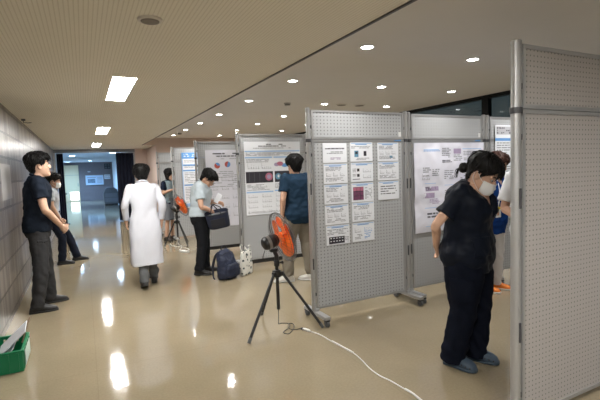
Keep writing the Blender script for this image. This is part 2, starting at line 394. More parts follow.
# ------------------------------------------------------------------ display panels
JOINT = mat('joint_dark', (.06, .06, .065), .5)
TAGM = mat('tag_white', (.75, .75, .73), .5)
def panel(x0, x1, Y, label, H=2.10, peg=PEG, rail=1.81, zb=.12, feet=(1, 1), dark_bottom=False, sticker=False, post_r=.021, fl=.36, foot_dx=0):
    """a wheeled pegboard partition; its front faces -Y"""
    t = empty('display_panel', (x0, Y, 0), label, 'display panel', 'pegboard poster panels')
    W_ = x1 - x0
    posts = (0, W_)
    for px in posts:
        m = MB(); m.cyl((px, 0, .07), (px, 0, H - .012), post_r, 18); m.lathe([(post_r * 1.08, 0), (post_r * 1.08, .02), (post_r * .7, .028)], (px, 0, H - .022), n=18)
        p = m.build('post', ALU, t, 40)
        MB().lathe([(post_r * 1.25, -.016), (post_r * 1.25, .016)], (px, 0, rail - .01), n=18).build('clamp', JOINT, p, 40)
        for z in (.58, 1.32): MB().box((px, -post_r - .002, z), (.014, .008, .11), bev=.002).build('hinge', JOINT, p)
    g = post_r + .012; fw = .022
    def frame(name, z0, z1, m=ALU):
        f = MB()
        f.box((g + fw / 2, 0, (z0 + z1) / 2), (fw, .030, z1 - z0)); f.box((W_ - g - fw / 2, 0, (z0 + z1) / 2), (fw, .030, z1 - z0))
        f.box((W_ / 2, 0, z1 - fw / 2), (W_ - 2 * g - 2 * fw, .030, fw)); f.box((W_ / 2, 0, z0 + fw / 2), (W_ - 2 * g - 2 * fw, .030, fw))
        return f.build(name, m, t)
    frame('top_frame', rail + .002, H - .015); frame('main_frame', zb, rail - .002)
    for nm, z0, z1 in (('top_board', rail + .024, H - .037), ('main_board', zb + .022, rail - .024)):
        MB().box((W_ / 2, 0, (z0 + z1) / 2), (W_ - 2 * g - 2 * fw, .018, z1 - z0)).build(nm, peg, t)
    br = MB().box((W_ / 2, 0, zb - .03), (W_ - 2 * post_r, .028, .06)) if dark_bottom else None
    if br: br.build('under_edge_shade', BLACKP, t)  # black strip put in for the shade beneath the panel edge
    for z in (zb + .15, rail - .15, rail + .12):
        for px, sg in ((post_r, 1), (W_ - post_r, -1)): MB().box((px + sg * .006, 0, z), (.016, .02, .03)).build('bracket', JOINT, t)
    for px, on in zip(posts, feet):
        if not on: continue
        px += foot_dx if px == 0 else 0
        f = MB(); f.box((px, 0, .085), (.062, fl * 2 * .62, .034), bev=.006)
        fo = f.build('foot', ALU, t)
        for sy in (-1, 1):
            yy = sy * fl * .56
            MB().cyl((px - .014, yy, .033), (px + .014, yy, .033), .033, 20).cyl((px - .018, yy, .033), (px + .018, yy, .033), .012, 12).build('caster', GREYP, fo, 40)
            MB().box((px, yy, .0625), (.046, .05, .015), bev=.003).build('caster_fork', BLACKP, fo)
        c = MB().box((px, 0, .112), (.05, .05, .03), bev=.005).build('socket', ALU, fo)
    if sticker:
        MB().box((W_ - .085, -.0105, rail + .055), (.035, .002, .05)).build('sticker', TAGM, t)
        MB().box((W_ - .12, -.0165, rail - .013), (.09, .002, .012)).build('blue_label', BLUE, t)
    return t
P1 = panel(2.085, 3.285, 1.54, 'large pegboard panel nearest the camera at the right edge', peg=PEGW, rail=1.80, zb=.06, feet=(0, 0), post_r=.026, H=2.155)
P2 = panel(1.965, 3.165, 3.68, 'grey pegboard panel in the centre covered with small printed pages', rail=1.80, sticker=True, foot_dx=.03)
P3 = panel(3.245, 4.435, 3.72, 'grey pegboard panel carrying one large wrinkled poster behind the woman', rail=1.80, sticker=True)
P4 = panel(4.525, 5.68, 3.74, 'grey pegboard panel at the window end, poster half hidden by the near post', rail=1.80)
P5 = panel(2.125, 3.325, 6.3, 'pegboard panel with the blue striped scan poster behind the orange fan', rail=1.79, dark_bottom=True)
P6 = panel(1.865, 3.065, 7.9, 'pegboard panel with the pale poster behind the man and his bag', rail=1.79, dark_bottom=True)
P7 = panel(1.75, 2.95, 9.6, 'farther pegboard panel carrying a blue headed poster', rail=1.79, H=2.09)
P8 = panel(1.63, 2.83, 10.9, 'farthest pegboard panel behind the woman in grey skirt', rail=1.79, H=2.05)
# posts at P1's left side stand on a floor plate out of view
for px in (0, 1.2):
    f = MB().box((px, 0, .04), (.07, .44, .05), bev=.006).build('foot', ALU, P1)
    for sy in (-1, 1): MB().cyl((px - .014, sy * .19, .0155), (px + .014, sy * .19, .0155), .0155, 16).build('caster', GREYP, f, 40)

# ------------------------------------------------------------------ posters and pages
def wave(a, k=0.0):
    return lambda x, z: a * (noise.noise(V((x * 5 + k, z * 5, k))) + .6 * noise.noise(V((x * 13, z * 11, k + 3))) + .35 * abs(noise.noise(V((x * 7 + z * 9, z * 4 - x * 6, k)))))
class Sheet:
    """a hung sheet of paper: local x right, z down from the top edge, y towards the viewer is negative"""
    def __init__(s, name, x0, z1, Y, w, h, label, cat, group=None, m=PAPER, amp=.0, k=0.0, curl=0.0):
        s.w, s.h = w, h
        f0 = wave(amp, k) if amp else (lambda x, z: 0)
        s.f = lambda x, z: f0(x, z) - curl * (max(0, (z / h) - .6)) ** 2 - abs(amp) * 1.7
        nx, nz = (max(2, int(w / .02)), max(2, int(h / .02))) if amp else (6, 8)
        vs = []; fs = []
        for sd in (0, 1):
            for j in range(nz + 1):
                for i in range(nx + 1):
                    x = w * i / nx; z = h * j / nz; vs.append((x, s.f(x, z) + sd * .0006, -z))
        n1 = (nx + 1) * (nz + 1)
        for j in range(nz):
            for i in range(nx):
                a = j * (nx + 1) + i; q = (a, a + nx + 1, a + nx + 2, a + 1); fs.append(q); fs.append(tuple(n1 + t for t in reversed(q)))
        for i in range(nx):
            for j in (0, nz):
                a = j * (nx + 1) + i; fs.append((a, a + 1, n1 + a + 1, n1 + a))
        for j in range(nz):
            for i in (0, nx):
                a = j * (nx + 1) + i; b = a + nx + 1; fs.append((a, b, n1 + b, n1 + a))
        s.o = MB().add(vs, fs).build(name, m, None, 30 if amp else False, (x0, Y, z1))
        tag(s.o, label, cat, group); s.lay = {}
    def rect(s, layer, x0, z0, x1, z1, off=.0008):
        mb = s.lay.setdefault(layer, MB())
        n = max(1, int((x1 - x0) / .04)); k = max(1, int((z1 - z0) / .04)); vs = []; fs = []
        for j in range(k + 1):
            for i in range(n + 1):
                x = x0 + (x1 - x0) * i / n; z = z0 + (z1 - z0) * j / k; vs.append((x, s.f(x, z) - off, -z))
        for j in range(k):
            for i in range(n):
                a = j * (n + 1) + i; fs.append((a, a + n + 1, a + n + 2, a + 1))
        mb.add(vs, fs)
    def disc(s, layer, cx, cz, r, a0=0, a1=2 * PI, off=.0011, rx=1.0):
        mb = s.lay.setdefault(layer, MB()); n = 20
        vs = [(cx, s.f(cx, cz) - off, -cz)]
        for i in range(n + 1):
            t = a0 + (a1 - a0) * i / n; x = cx + r * rx * math.cos(t); z = cz + r * math.sin(t); vs.append((x, s.f(x, z) - off, -z))
        mb.add(vs, [(0, i + 1, i + 2) for i in range(n)])
    def text(s, x0, z0, x1, z1, lh, size=.55, layer=('printed_text', None), ragged=.25, center=False, dens=.85):
        z = z0
        while z + lh * size <= z1:
            e = x1 - (x1 - x0) * random.random() * ragged; x = x0
            if center: d = (x1 - e) / 2; x += d; e = x1 - d
            while x < e:
                w = lh * random.uniform(.8, 4.0); w = min(w, e - x)
                if random.random() < dens and w > lh * .2: s.rect(layer, x, z, x + w, z + lh * size)
                x += w + lh * .35
            z += lh
    def done(s):
        for (nm, m), mb in s.lay.items(): mb.build(nm, m or INK, s.o)
T = ('printed_text', INK); TD = ('headline', INKD); B = ('blue_bar', BLUE); BL = ('light_blue_bar', BLUEL); DK = ('dark_picture', DARKPIC)
def chart(s, x0, z0, x1, z1, layer=('chart', INK)):
    s.rect(layer, x0, z1 - .003, x1, z1); s.rect(layer, x0, z0, x0 + .003, z1)
    n = 5
    for i in range(n):
        x = x0 + (x1 - x0) * (i + .35) / n; hh = (z1 - z0) * random.uniform(.25, .9); s.rect(layer, x, z1 - hh, x + (x1 - x0) * .08, z1 - hh + .004); s.rect(layer, x, z1 - hh * .5, x + (x1 - x0) * .05, z1)
# thirteen pages on the centre panel: three columns
front = -.0155
cols = ['left', 'middle', 'right']; rows = ['top', 'second', 'third', 'fourth', 'bottom']
pw, ph = .278, .196
feat = {(0, 0): 'plain headline', (0, 4): 'a black picture strip', (1, 0): 'two blue grey photos', (1, 1): 'small stacked dark photos', (1, 2): 'a dark purple photo', (2, 2): 'lines of text only', (1, 4): 'blue bars'}
for c, (x, n) in enumerate(((2.115, 5), (2.437, 5), (2.778, 3))):
    for r in range(n):
        x0 = x + random.uniform(-.004, .004) + (r * .002 if c == 0 else 0); z1 = 1.768 - r * .2065 + random.uniform(-.003, .003)
        ft = feat.get((c, r)); lb = 'white printed page, %s row of the %s column%s' % (rows[r] if not (c == 2 and r == 2) else 'lowest', cols[c], ', with ' + ft if ft else '')
        s = Sheet('paper_page', x0, z1, 3.68 - .010, pw, ph, lb, 'page', 'pages pinned on the centre panel', amp=.0022, k=c * 7 + r * 1.7)
        a, b = .012, pw - .012
        if (c, r) == (0, 0):
            s.text(a + .01, .05, b - .01, .075, .018, .7, TD, .1, True); s.text(a + .03, .085, b - .03, .12, .014, .6, T, .3, True); s.text(.08, .145, .21, .17, .012, .6, ('brown_text', PURL), .2, True)
        else:
            s.rect(BL, a, .008, b, .014); s.rect(('headline', BLUE), a + .05, .018, b - .06, .026)
            if (c, r) == (0, 4):
                s.text(a, .04, b, .095, .015, .5, T, .3); s.rect(DK, .03, .115, .215, .185); s.text(.22, .125, b, .18, .015, .5, T)
                for i in range(5):
                    for j in range(2): s.rect(('frame_marks', PAPER), .045 + i * .034, .125 + j * .03, .062 + i * .034, .134 + j * .03, .0014)
            elif (c, r) == (1, 0):
                s.rect(('grey_blue_picture', CYANPIC), .05, .085, .10, .15); s.rect(DK, .06, .095, .09, .12, .0012); s.rect(DK, .165, .09, .20, .14); s.text(a, .04, b, .07, .014, .5, T); s.text(a + .02, .16, b - .03, .185, .013, .5, T)
            elif (c, r) == (1, 1):
                s.rect(DK, .075, .06, .105, .09); s.rect(DK, .075, .115, .105, .145); s.text(.02, .06, .07, .15, .014, .5, T); chart(s, .15, .06, .25, .10); chart(s, .15, .12, .25, .16); s.rect(('headline', INKD), .02, .165, .11, .172)
            elif (c, r) == (1, 2):
                s.rect(('purple_picture', PURPIC), .02, .04, .15, .175); s.rect(('pink_picture', PINKPIC), .022, .045, .148, .08, .0012)
                for i in range(1, 3): s.rect(DK, .02 + i * .043, .04, .024 + i * .043, .175, .0014); s.rect(DK, .02, .04 + i * .045, .15, .044 + i * .045, .0014)
                s.text(.165, .05, b, .17, .014, .5, T)
            elif (c, r) == (2, 2):
                s.text(a + .02, .05, b - .01, .15, .026, .35, TD, .1)
            elif (c, r) == (1, 4):
                chart(s, .03, .05, .11, .10); chart(s, .15, .05, .25, .10, ('chart_blue', BLUE))
                s.text(.03, .12, .13, .175, .014, .5, T); s.text(.15, .115, b - .02, .18, .012, .55, ('blue_text', BLUE), .3)
            else:
                s.text(a + .01, .035, b - .02, .07, .014, .5, T)
                for i in range(3): chart(s, .03 + i * .08, .085, .085 + i * .08, .125)
                s.text(a + .01, .14, b - .02, .185, .013, .5, T)
                if (c, r) == (2, 0): s.rect(('grey_blue_picture', CYANPIC), .16, .14, .20, .165)
        s.done()
# the big wrinkled poster
s = Sheet('poster', 3.30, 1.765, 3.72 - .010, 1.10, 1.02, 'large wrinkled lilac white poster pinned behind the woman', 'poster', m=PAPERV, amp=.011, k=2.0)
s.rect(BL, .14, .075, .37, .085); s.text(.13, .09, .40, .105, .012, .6, ('blue_text', BLUE), .1, True)
s.text(.12, .28, .24, .40, .022, .55, T); s.text(.26, .30, .38, .40, .022, .55, T); chart(s, .11, .35, .23, .42)
s.rect(('violet_picture', PURL), .16, .50, .36, .55); s.rect(('violet_picture', PURL), .13, .57, .30, .63); s.text(.16, .50, .36, .55, .015, .6, TD); s.text(.22, .64, .38, .70, .016, .6, ('violet_text', PURL))
s.rect(BL, .15, .46, .32, .466); s.rect(BL, .15, .74, .32, .746); s.text(.18, .80, .36, .87, .035, .6, TD); s.rect(BL, .15, .95, .33, .956)
s.text(.42, .06, .56, .18, .02, .55, T); s.text(.42, .20, .60, .24, .018, .6, TD); s.rect(('violet_picture', PURL), .60, .07, .72, .13); s.text(.60, .14, .74, .24, .02, .55, T)
s.rect(BL, .75, .07, 1.05, .078); s.text(.76, .10, 1.05, .22, .02, .5, T); s.text(.45, .32, .62, .42, .022, .5, T); s.rect(BL, .45, .49, .60, .495); s.text(.45, .55, .64, .72, .022, .5, T); s.text(.70, .34, 1.04, .92, .024, .45, T, .4, dens=.6); s.text(.45, .78, .64, .94, .022, .5, T, dens=.7)
s.done()
# poster on the window end panel
s = Sheet('poster', 4.64, 1.985, 3.74 - .021, .84, 1.19, 'white poster with blue bands on the window end panel', 'poster', amp=.003, k=5.0)
s.rect(('grey_band', mat('print_grey', (.5, .5, .53), .6)), .02, .02, .30, .12); s.text(.03, .03, .60, .11, .03, .6, TD, .2); s.rect(B, .0, .165, .82, .20)
s.text(.03, .22, .40, .50, .03, .4, T); s.rect(('blue_picture', BLUE), .09, .56, .13, .64); s.rect(('blue_picture', BLUE), .05, .60, .16, .64); s.rect(('blue_picture', BLUE), .13, .52, .17, .57); s.text(.2, .52, .4, .64, .03, .4, T)
s.rect(B, .0, .68, .82, .70); s.text(.03, .74, .40, .92, .03, .4, T); s.rect(B, 0, .98, .82, 1.0); s.text(.03, 1.02, .40, 1.15, .03, .4, T); s.text(.45, .24, .80, 1.1, .03, .4, T)
s.done()
# the scan poster
s = Sheet('poster', 2.225, 1.965, 6.3 - .021, .965, 1.14, 'white poster with blue bands and a row of dark scans', 'poster', amp=.002, k=9.0)
s.text(.28, .035, .68, .055, .02, .7, TD, .05, True); s.text(.23, .062, .72, .082, .02, .7, TD, .05, True); s.text(.15, .095, .80, .12, .02, .5, T, .1, True)
s.rect(BL, .01, .14, .955, .158); s.text(.03, .17, .9, .22, .018, .45, T); s.rect(BL, .01, .235, .465, .255); s.rect(BL, .49, .235, .955, .255)
s.text(.03, .27, .46, .33, .02, .45, T); chart(s, .05, .33, .25, .42); chart(s, .28, .33, .45, .42)
s.disc(('pink_shape', PINKPIC), .60, .35, .035, rx=1.6); s.disc(('blue_shape', BLUE), .68, .375, .03, rx=1.8); s.disc(('violet_shape', PURL), .54, .36, .03, rx=1.5); s.disc(('blue_shape', BLUEL), .76, .36, .028, rx=1.2); s.rect(('yellow_shape', mat('print_yellow', (.75, .55, .1), .6)), .79, .31, .86, .36)
s.rect(DK, .015, .465, .47, .64); s.rect(DK, .50, .465, .955, .64)
s.disc(('pink_scan', PINKPIC), .40, .55, .062); s.disc(('pale_scan', PURL), .40, .55, .035, off=.0016)
for cx in (.56, .68, .80): s.disc(('cyan_scan', CYANPIC), cx, .55, .05); s.disc(('pale_scan', PAPER), cx + .005, .545, .024, off=.0016, rx=.7)
for cx in (.07, .15, .24): s.rect(('scan_line', GREYP), cx, .48, cx + .006, .62, .0013)
s.text(.03, .665, .45, .77, .02, .45, T); s.text(.50, .665, .93, .75, .02, .45, T); s.rect(BL, .015, .775, .465, .795); s.rect(BL, .49, .765, .955, .785)
for j in range(4):
    for i in range(4): chart(s, .04 + i * .235, .82 + j * .08, .20 + i * .235, .87 + j * .08)
s.text(.03, 1.09, .93, 1.13, .018, .4, T)
s.done()
# pale poster with the round chart
s = Sheet('poster', 2.035, 1.925, 7.9 - .021, .93, 1.44, 'pale poster with small red and blue round charts', 'poster', m=PAPERV, amp=.002, k=12.0)
s.text(.14, .055, .80, .10, .045, .5, TD, .02, True); s.text(.20, .105, .72, .14, .04, .5, TD, .05, True); s.text(.2, .16, .72, .175, .025, .4, T, .1, True)
RED = mat('print_red', (.55, .11, .08), .6)
s.disc(('pie_red', RED), .22, .29, .055, 0, PI * 1.3); s.disc(('pie_blue', BLUE), .22, .29, .055, PI * 1.3, 2 * PI)
s.disc(('pie_red', RED), .42, .27, .055, PI * .6, PI * 1.6); s.disc(('pie_blue', BLUE), .42, .27, .055, PI * 1.6, PI * 2.6)
s.text(.05, .4, .88, .7, .035, .3, T, .4, dens=.55)
for j in range(5):
    for i in range(4): chart(s, .08 + i * .21, .5 + j * .17, .22 + i * .21, .58 + j * .17)
s.done()
# blue headed poster
s = Sheet('poster', 1.95, 1.965, 9.6 - .021, .84, 1.22, 'white poster with a solid blue title block and blue outlines', 'poster', amp=.002, k=15.0)
s.rect(B, 0, 0, .84, .135); s.text(.05, .03, .6, .11, .04, .5, ('title_text', PAPER), .2); s.rect(BL, 0, .135, .02, 1.22); s.rect(BL, .82, .135, .84, 1.22)
for z in (.26, .38): s.rect(B, .02, z, .82, z + .03); s.text(.05, z - .09, .8, z - .02, .03, .35, T)
s.rect(B, .03, .70, .82, .73); s.text(.05, .44, .8, .68, .035, .35, T); s.text(.05, .77, .8, 1.1, .035, .35, T); s.rect(BL, .02, 1.12, .82, 1.2)
s.done()
# notice on the tiled wall
o = MB().box((0, 0, 0), (.0016, .70, .40)).build('wall_notice', mat('notice', (.40, .39, .38), .35), None, False, (-.7785, 5.85, 1.49))
tag(o, 'pale blank notice sheet stuck on the tiled wall by the man', 'notice')

# ------------------------------------------------------------------ cord helper
def cord(name, pts, r, m, par):
    return MB().tube([V(p) - par.location for p in pts], r, 8, smooth=6).build(name, m, par, True)

# ------------------------------------------------------------------ tripod fans
CAGE = mat('cage_wire', (.10, .10, .105), .35, metal=.5)
def fan(loc, center, az, tilt, feet, top_z, label, col_bottom=.18):
    t = empty('tripod_fan', (*loc, 0), label, 'fan', 'orange tripod fans')
    o = V((*loc, 0)); c = V(center) - o
    ax = V((math.cos(az) * math.cos(tilt), math.sin(az) * math.cos(tilt), math.sin(tilt))); sd = ax.cross(V((0, 0, 1))).normalized(); up = sd.cross(ax)
    cp = V((0, 0, top_z))
    # tripod
    hub = MB(); hub.lathe([(.030, -.035), (.036, -.03), (.036, .03), (.030, .035)], cp, n=20)
    for f in feet:
        d = (V((*f, 0)) - o - cp); d.z = 0; d.normalize(); hub.box(cp + d * .042, (.05, .035, .04), Matrix.Rotation(math.atan2(d.y, d.x), 3, 'Z'), .004)
    hub.build('tripod_collar', BLACKP, t, 40)
    for f in feet:
        fv = V((f[0], f[1], 0)) - o; d = (fv - cp); d.z = 0; d.normalize(); a = cp + d * .055
        lg = MB().tube([a, fv + V((0, 0, .02)) + (a - fv).normalized() * .02], .0135, 12).build('leg', BLACKP, t, 40)
        MB().tube([fv + V((0, 0, .019)) + (a - fv).normalized() * .045, fv + V((0, 0, .016))], [.016, .0155], 12, round_ends=False).build('rubber_foot', GREYP, lg, 40)
    MB().cyl((0, 0, col_bottom), (0, 0, c.z - .19), .0165, 16).build('center_column', BLACKP, t, 40)
    k = MB().lathe([(.024, -.03), (.027, -.025), (.027, .025), (.024, .03)], (0, 0, top_z + .10), n=18); k.cyl((.02, 0, top_z + .10), (.055, 0, top_z + .10), .009); k.lathe([(.016, 0), (.018, .006), (.014, .016)], (.05, 0, top_z + .10), V((1, 0, 0)), 14)
    k.build('height_knob', BLACKP, t, 40)
    # motor + yoke
    mc = c - ax * .10
    MB().lathe([(.03, -.115), (.052, -.105), (.064, -.085), (.067, -.02), (.058, .03), (.04, .05)], mc, ax, 28).build('motor_housing', BLACKP, t, 40)
    MB().lathe([(.0665, -.065), (.0685, -.063), (.0685, -.038), (.0665, -.036)], mc, ax, 28).build('motor_band', mat('motor_steel', (.3, .29, .28), .3, metal=.8), t, 40)
    y = MB(); b = V((0, 0, c.z - .20))
    y.tube([b + V((0, 0, -.04)), b + V((0, 0, .03)), mc - V((0, 0, .085))], [.021, .021, .018], 12); y.box(mc - V((0, 0, .092)), (.07, .05, .03), Matrix.Rotation(az, 3, 'Z'), .005)
    y.build('neck', BLACKP, t, 40)
    MB().tube([mc - ax * .09 + V((0, 0, -.06)), mc - ax * .11 + V((0, 0, -.14)), b + V((-.03, -.02, -.02)), b + V((-.02, -.01, -.10))], .004, 8, smooth=5).build('motor_lead', BLACKP, t, True)
    # guard: two domed cages of rings and radial wires
    RG = .245
    for nm, sg in (('rear_guard', -1), ('front_guard', 1)):
        g = MB(); prof = lambda q, sg=sg: c + ax * (sg * (.085 - .075 * q ** 3))
        for q in (.28, .52, .76, .93): g.torus(prof(q), ax, RG * q, .0012, 40, 4)
        g.torus(c + ax * (sg * .008), ax, RG, .0042, 48, 6)
        nw = 30
        for i in range(nw):
            t0 = 2 * PI * i / nw; pts = []
            for q in (.22, .4, .6, .8, .93, 1.0):
                a2 = t0 + sg * (q - .22) * .5; pts.append(prof(q) + (sd * math.cos(a2) + up * math.sin(a2)) * (RG * q))
            g.tube(pts, .0009, 4)
        gg = g.build(nm, CAGE, t, True)
        if sg > 0: MB().lathe([(.055, -.004), (.058, .0), (.05, .008), (.02, .011)], c + ax * .086, ax, 24).build('badge', BLACKP, gg, 40)
    # blades
    for kb in range(5):
        a0 = 2 * PI * kb / 5; vs = []; n1, n2 = 7, 9
        for side in (0, 1):
            for i in range(n1):
                q = .05 + (.205 - .05) * i / (n1 - 1); wd = .62 + .22 * math.sin(PI * min(1, i / (n1 - 1)))
                for j in range(n2):
                    s_ = j / (n2 - 1) - .5; a2 = a0 + s_ * wd * 2.2 + (q - .05) * 1.2
                    rr = q - (.02 * (abs(s_) * 2) ** 3 if i == n1 - 1 else 0)
                    vs.append(c + (sd * math.cos(a2) + up * math.sin(a2)) * rr + ax * (s_ * .045 * (1 - .3 * i / n1) + .006 + side * .003))
        fs = []; N = n1 * n2
        for i in range(n1 - 1):
            for j in range(n2 - 1):
                a = i * n2 + j; q4 = (a, a + 1, a + n2 + 1, a + n2); fs.append(q4); fs.append(tuple(N + z for z in reversed(q4)))
        border = [(i * n2, (i + 1) * n2) for i in range(n1 - 1)] + [(i * n2 + n2 - 1, (i + 1) * n2 + n2 - 1) for i in range(n1 - 1)] + [(j, j + 1) for j in range(n2 - 1)] + [((n1 - 1) * n2 + j, (n1 - 1) * n2 + j + 1) for j in range(n2 - 1)]
        for a, b2 in border: fs.append((a, b2, N + b2, N + a))
        MB().add(vs, fs).build('blade', ORANGE, t, 60)
    MB().lathe([(.04, -.035), (.052, -.03), (.055, .03), (.04, .045), (.01, .05)], c + ax * .006, ax, 24).build('hub', ORANGE, t, 40)
    return t
F1 = fan((1.60, 3.72), (1.668, 3.72, .875), R(0), R(15), [(1.20, 3.475), (1.935, 3.455), (1.576, 4.11)], .53, 'orange tripod fan standing nearest the camera in front of the centre panel')
F2 = fan((1.70, 9.15), (1.79, 9.10, .85), R(14), R(23), [(1.42, 9.15), (1.95, 9.36), (1.84, 8.86)], .50, 'far orange tripod fan beside the person in the white coat')
CORDB = mat('black_cord', (.015, .015, .016), .45); CORDW = mat('white_cord', (.74, .74, .72), .4)
zc = .004
cord('power_cord', [(1.60, 3.722, .176), (1.605, 3.74, .09), (1.62, 3.78, .012), (1.66, 3.80, zc), (1.72, 3.74, zc), (1.66, 3.64, zc), (1.57, 3.56, .010), (1.60, 3.50, .010), (1.70, 3.60, .012), (1.74, 3.70, .012), (1.70, 3.72, .014), (1.65, 3.60, .016), (1.70, 3.55, .012), (1.755, 3.575, zc), (1.765, 3.545, zc)], .0036, CORDB, F1)
ext = empty('extension_cord', (1.763, 3.534, 0), 'white extension cord snaking over the floor from the near fan', 'cord')
pts = [(1.796, 3.455, .006), (1.839, 3.343, zc), (1.851, 3.15, zc), (1.868, 2.969, zc), (1.880, 2.849, zc), (1.862, 2.711, zc), (1.834, 2.57, zc), (1.829, 2.445, zc), (1.848, 2.343, zc), (1.855, 2.233, zc), (1.861, 2.139, zc), (1.853, 2.056, zc), (1.83, 1.9, zc), (1.80, 1.7, zc), (1.72, 1.4, zc)]
MB().tube([V(p) - V((1.763, 3.534, 0)) for p in pts], .0042, 8, smooth=6).build('cable', CORDW, ext, True)
pl = MB(); pl.tube([(0, -.005, .012), (.012, -.03, .012), (.026, -.068, .011), (.034, -.082, .008)], [.011, .014, .014, .007], 12); pl.build('socket', CORDW, ext, 40)
MB().tube([(.0, -.006, .012), (-.004, .012, .012), (-.006, .03, .010)], [.011, .012, .006], 10).build('black_plug', CORDB, ext, 40)
sl = MB().tube([V((1.8515, 3.15, .0075)) - V((1.763, 3.534, 0)), V((1.868, 2.969, .0075)) - V((1.763, 3.534, 0)), V((1.879, 2.86, .0075)) - V((1.763, 3.534, 0))], .0074, 10, smooth=4).build('sleeve', CORDW, ext, True)
MB().tube([V((1.8557, 2.2, .0075)) - V((1.763, 3.534, 0)), V((1.860, 2.139, .0075)) - V((1.763, 3.534, 0)), V((1.852, 2.056, .0075)) - V((1.763, 3.534, 0)), V((1.835, 1.93, .0075)) - V((1.763, 3.534, 0))], .0074, 10, smooth=4).build('sleeve', CORDW, ext, True)
cord('power_cord', [(1.70, 9.15, .18), (1.71, 9.2, .03), (1.74, 9.0, .006), (1.66, 8.7, .006), (1.62, 8.6, .006), (1.70, 8.40, .006), (1.78, 8.5, .006), (1.76, 8.75, .006), (1.66, 8.95, .012), (1.58, 9.2, .006), (1.60, 9.5, .006)], .006, CORDW, F2)
ps = MB().box((1.64, 8.27, .02), (.07, .22, .036), Matrix.Rotation(.5, 3, 'Z'), .006).build('power_strip', CORDW); tag(ps, 'white power strip on the floor below the far fan', 'power strip')

# ------------------------------------------------------------------ bags
NAVY = mat('navy_nylon', (.014, .020, .045), .6, spec=.4, bump=(55, .5, .01))
NAVYD = mat('navy_dark', (.010, .012, .022), .55, bump=(120, .4, .004))
def backpack(loc, az, label):
    t = empty('backpack', (*loc, 0), label, 'backpack', rz=az)
    m = MB(); secs = []
    for z, hw, hd, cy in ((.0, .13, .085, 0), (.02, .155, .105, 0), (.10, .165, .115, -.005), (.2, .16, .105, .0), (.3, .145, .085, .02), (.37, .12, .065, .035), (.41, .08, .04, .04), (.42, .04, .02, .042)):
        secs.append((V((0, cy, z)), V((1, 0, 0)), V((0, 1, 0)), hw, hd))
    m.ell_loft(secs, 28, 2.8); me = remesh(m, 'body', .008, 6)
    displace(me, lambda c, n: .014 * noise.noise(c * 9) + .006 * noise.noise(c * 26))
    b = link('body', me, NAVY, t, True)
    m = MB(); m.ell_loft([(V((0, -.105, z)), V((1, 0, 0)), V((0, 1, 0)), hw, hd) for z, hw, hd in ((.03, .10, .02), (.05, .125, .04), (.15, .125, .045), (.20, .11, .03), (.215, .09, .012))], 24, 2.6); me = remesh(m, 'front_pocket', .007, 5)
    displace(me, lambda c, n: .007 * noise.noise(c * 16)); pk = link('front_pocket', me, NAVY, t, True)
    MB().tube([(-.10, -.142, .195), (0, -.148, .205), (.10, -.142, .195)], .004, 6, 4).build('zip', NAVYD, pk, True)
    MB().tube([(-.05, .04, .40), (-.045, .045, .45), (0, .045, .468), (.045, .045, .45), (.05, .04, .40)], .010, 8, 5).build('top_handle', NAVYD, t, True)
    for sx in (-1, 1):
        MB().tube([(sx * .07, .06, .39), (sx * .10, .11, .34), (sx * .13, .15, .2), (sx * .16, .13, .06), (sx * .17, .10, .016)], [.012, .02, .02, .013, .010], 8, 6).build('strap', NAVYD, t, True)
    MB().tube([(-.12, .0, .33), (-.06, -.055, .375), (.06, -.055, .375), (.12, .0, .33)], .004, 6, 5).build('zip', NAVYD, t, True)
    return t
bp_ = backpack((1.76, 5.86), R(28), 'navy backpack slumped on the floor beside the man with the bag'); bp_.rotation_euler.x = R(-3)
TOTE = mat('tote_print', (.70, .69, .64), .6); nt = TOTE.node_tree
tc = nd(nt, 'ShaderNodeTexCoord'); vr = nd(nt, 'ShaderNodeTexVoronoi'); vr.inputs['Scale'].default_value = 22; nt.links.new(tc.outputs['Object'], vr.inputs['Vector'])
nz = nd(nt, 'ShaderNodeTexNoise'); nz.inputs['Scale'].default_value = 38; nt.links.new(tc.outputs['Object'], nz.inputs['Vector'])
msk = math_(nt, 'LESS_THAN', math_(nt, 'ADD', vr.outputs['Distance'], math_(nt, 'MULTIPLY', nz.outputs['Fac'], .35)), .56)
mx = nd(nt, 'ShaderNodeMix', data_type='RGBA'); mx.inputs[6].default_value = (.70, .69, .64, 1); mx.inputs[7].default_value = (.03, .05, .055, 1); nt.links.new(msk, mx.inputs[0]); nt.links.new(mx.outputs[2], nt.nodes['Principled BSDF'].inputs['Base Color'])
t = empty('tote_bag', (2.07, 5.95, 0), 'white tote bag with black pattern leaning beside the navy backpack', 'tote bag', rz=R(40))
m = MB(); m.ell_loft([(V((0, 0, z)), V((1, 0, 0)), V((0, 1, 0)), hw, hd) for z, hw, hd in ((0, .13, .045), (.01, .14, .05), (.15, .14, .052), (.30, .135, .04), (.345, .13, .022), (.35, .12, .012))], 28, 3.5); me = remesh(m, 'body', .008, 3); displace(me, lambda c, n: .008 * noise.noise(c * 12)); link('body', me, TOTE, t, True)
for sy in (-1, 1): MB().tube([(-.07, sy * .02, .34), (-.075, sy * .045, .40), (-.02, sy * .07, .43), (.04, sy * .06, .41), (.07, sy * .02, .34)], .006, 8, 5).build('handle', TOTE, t, True)

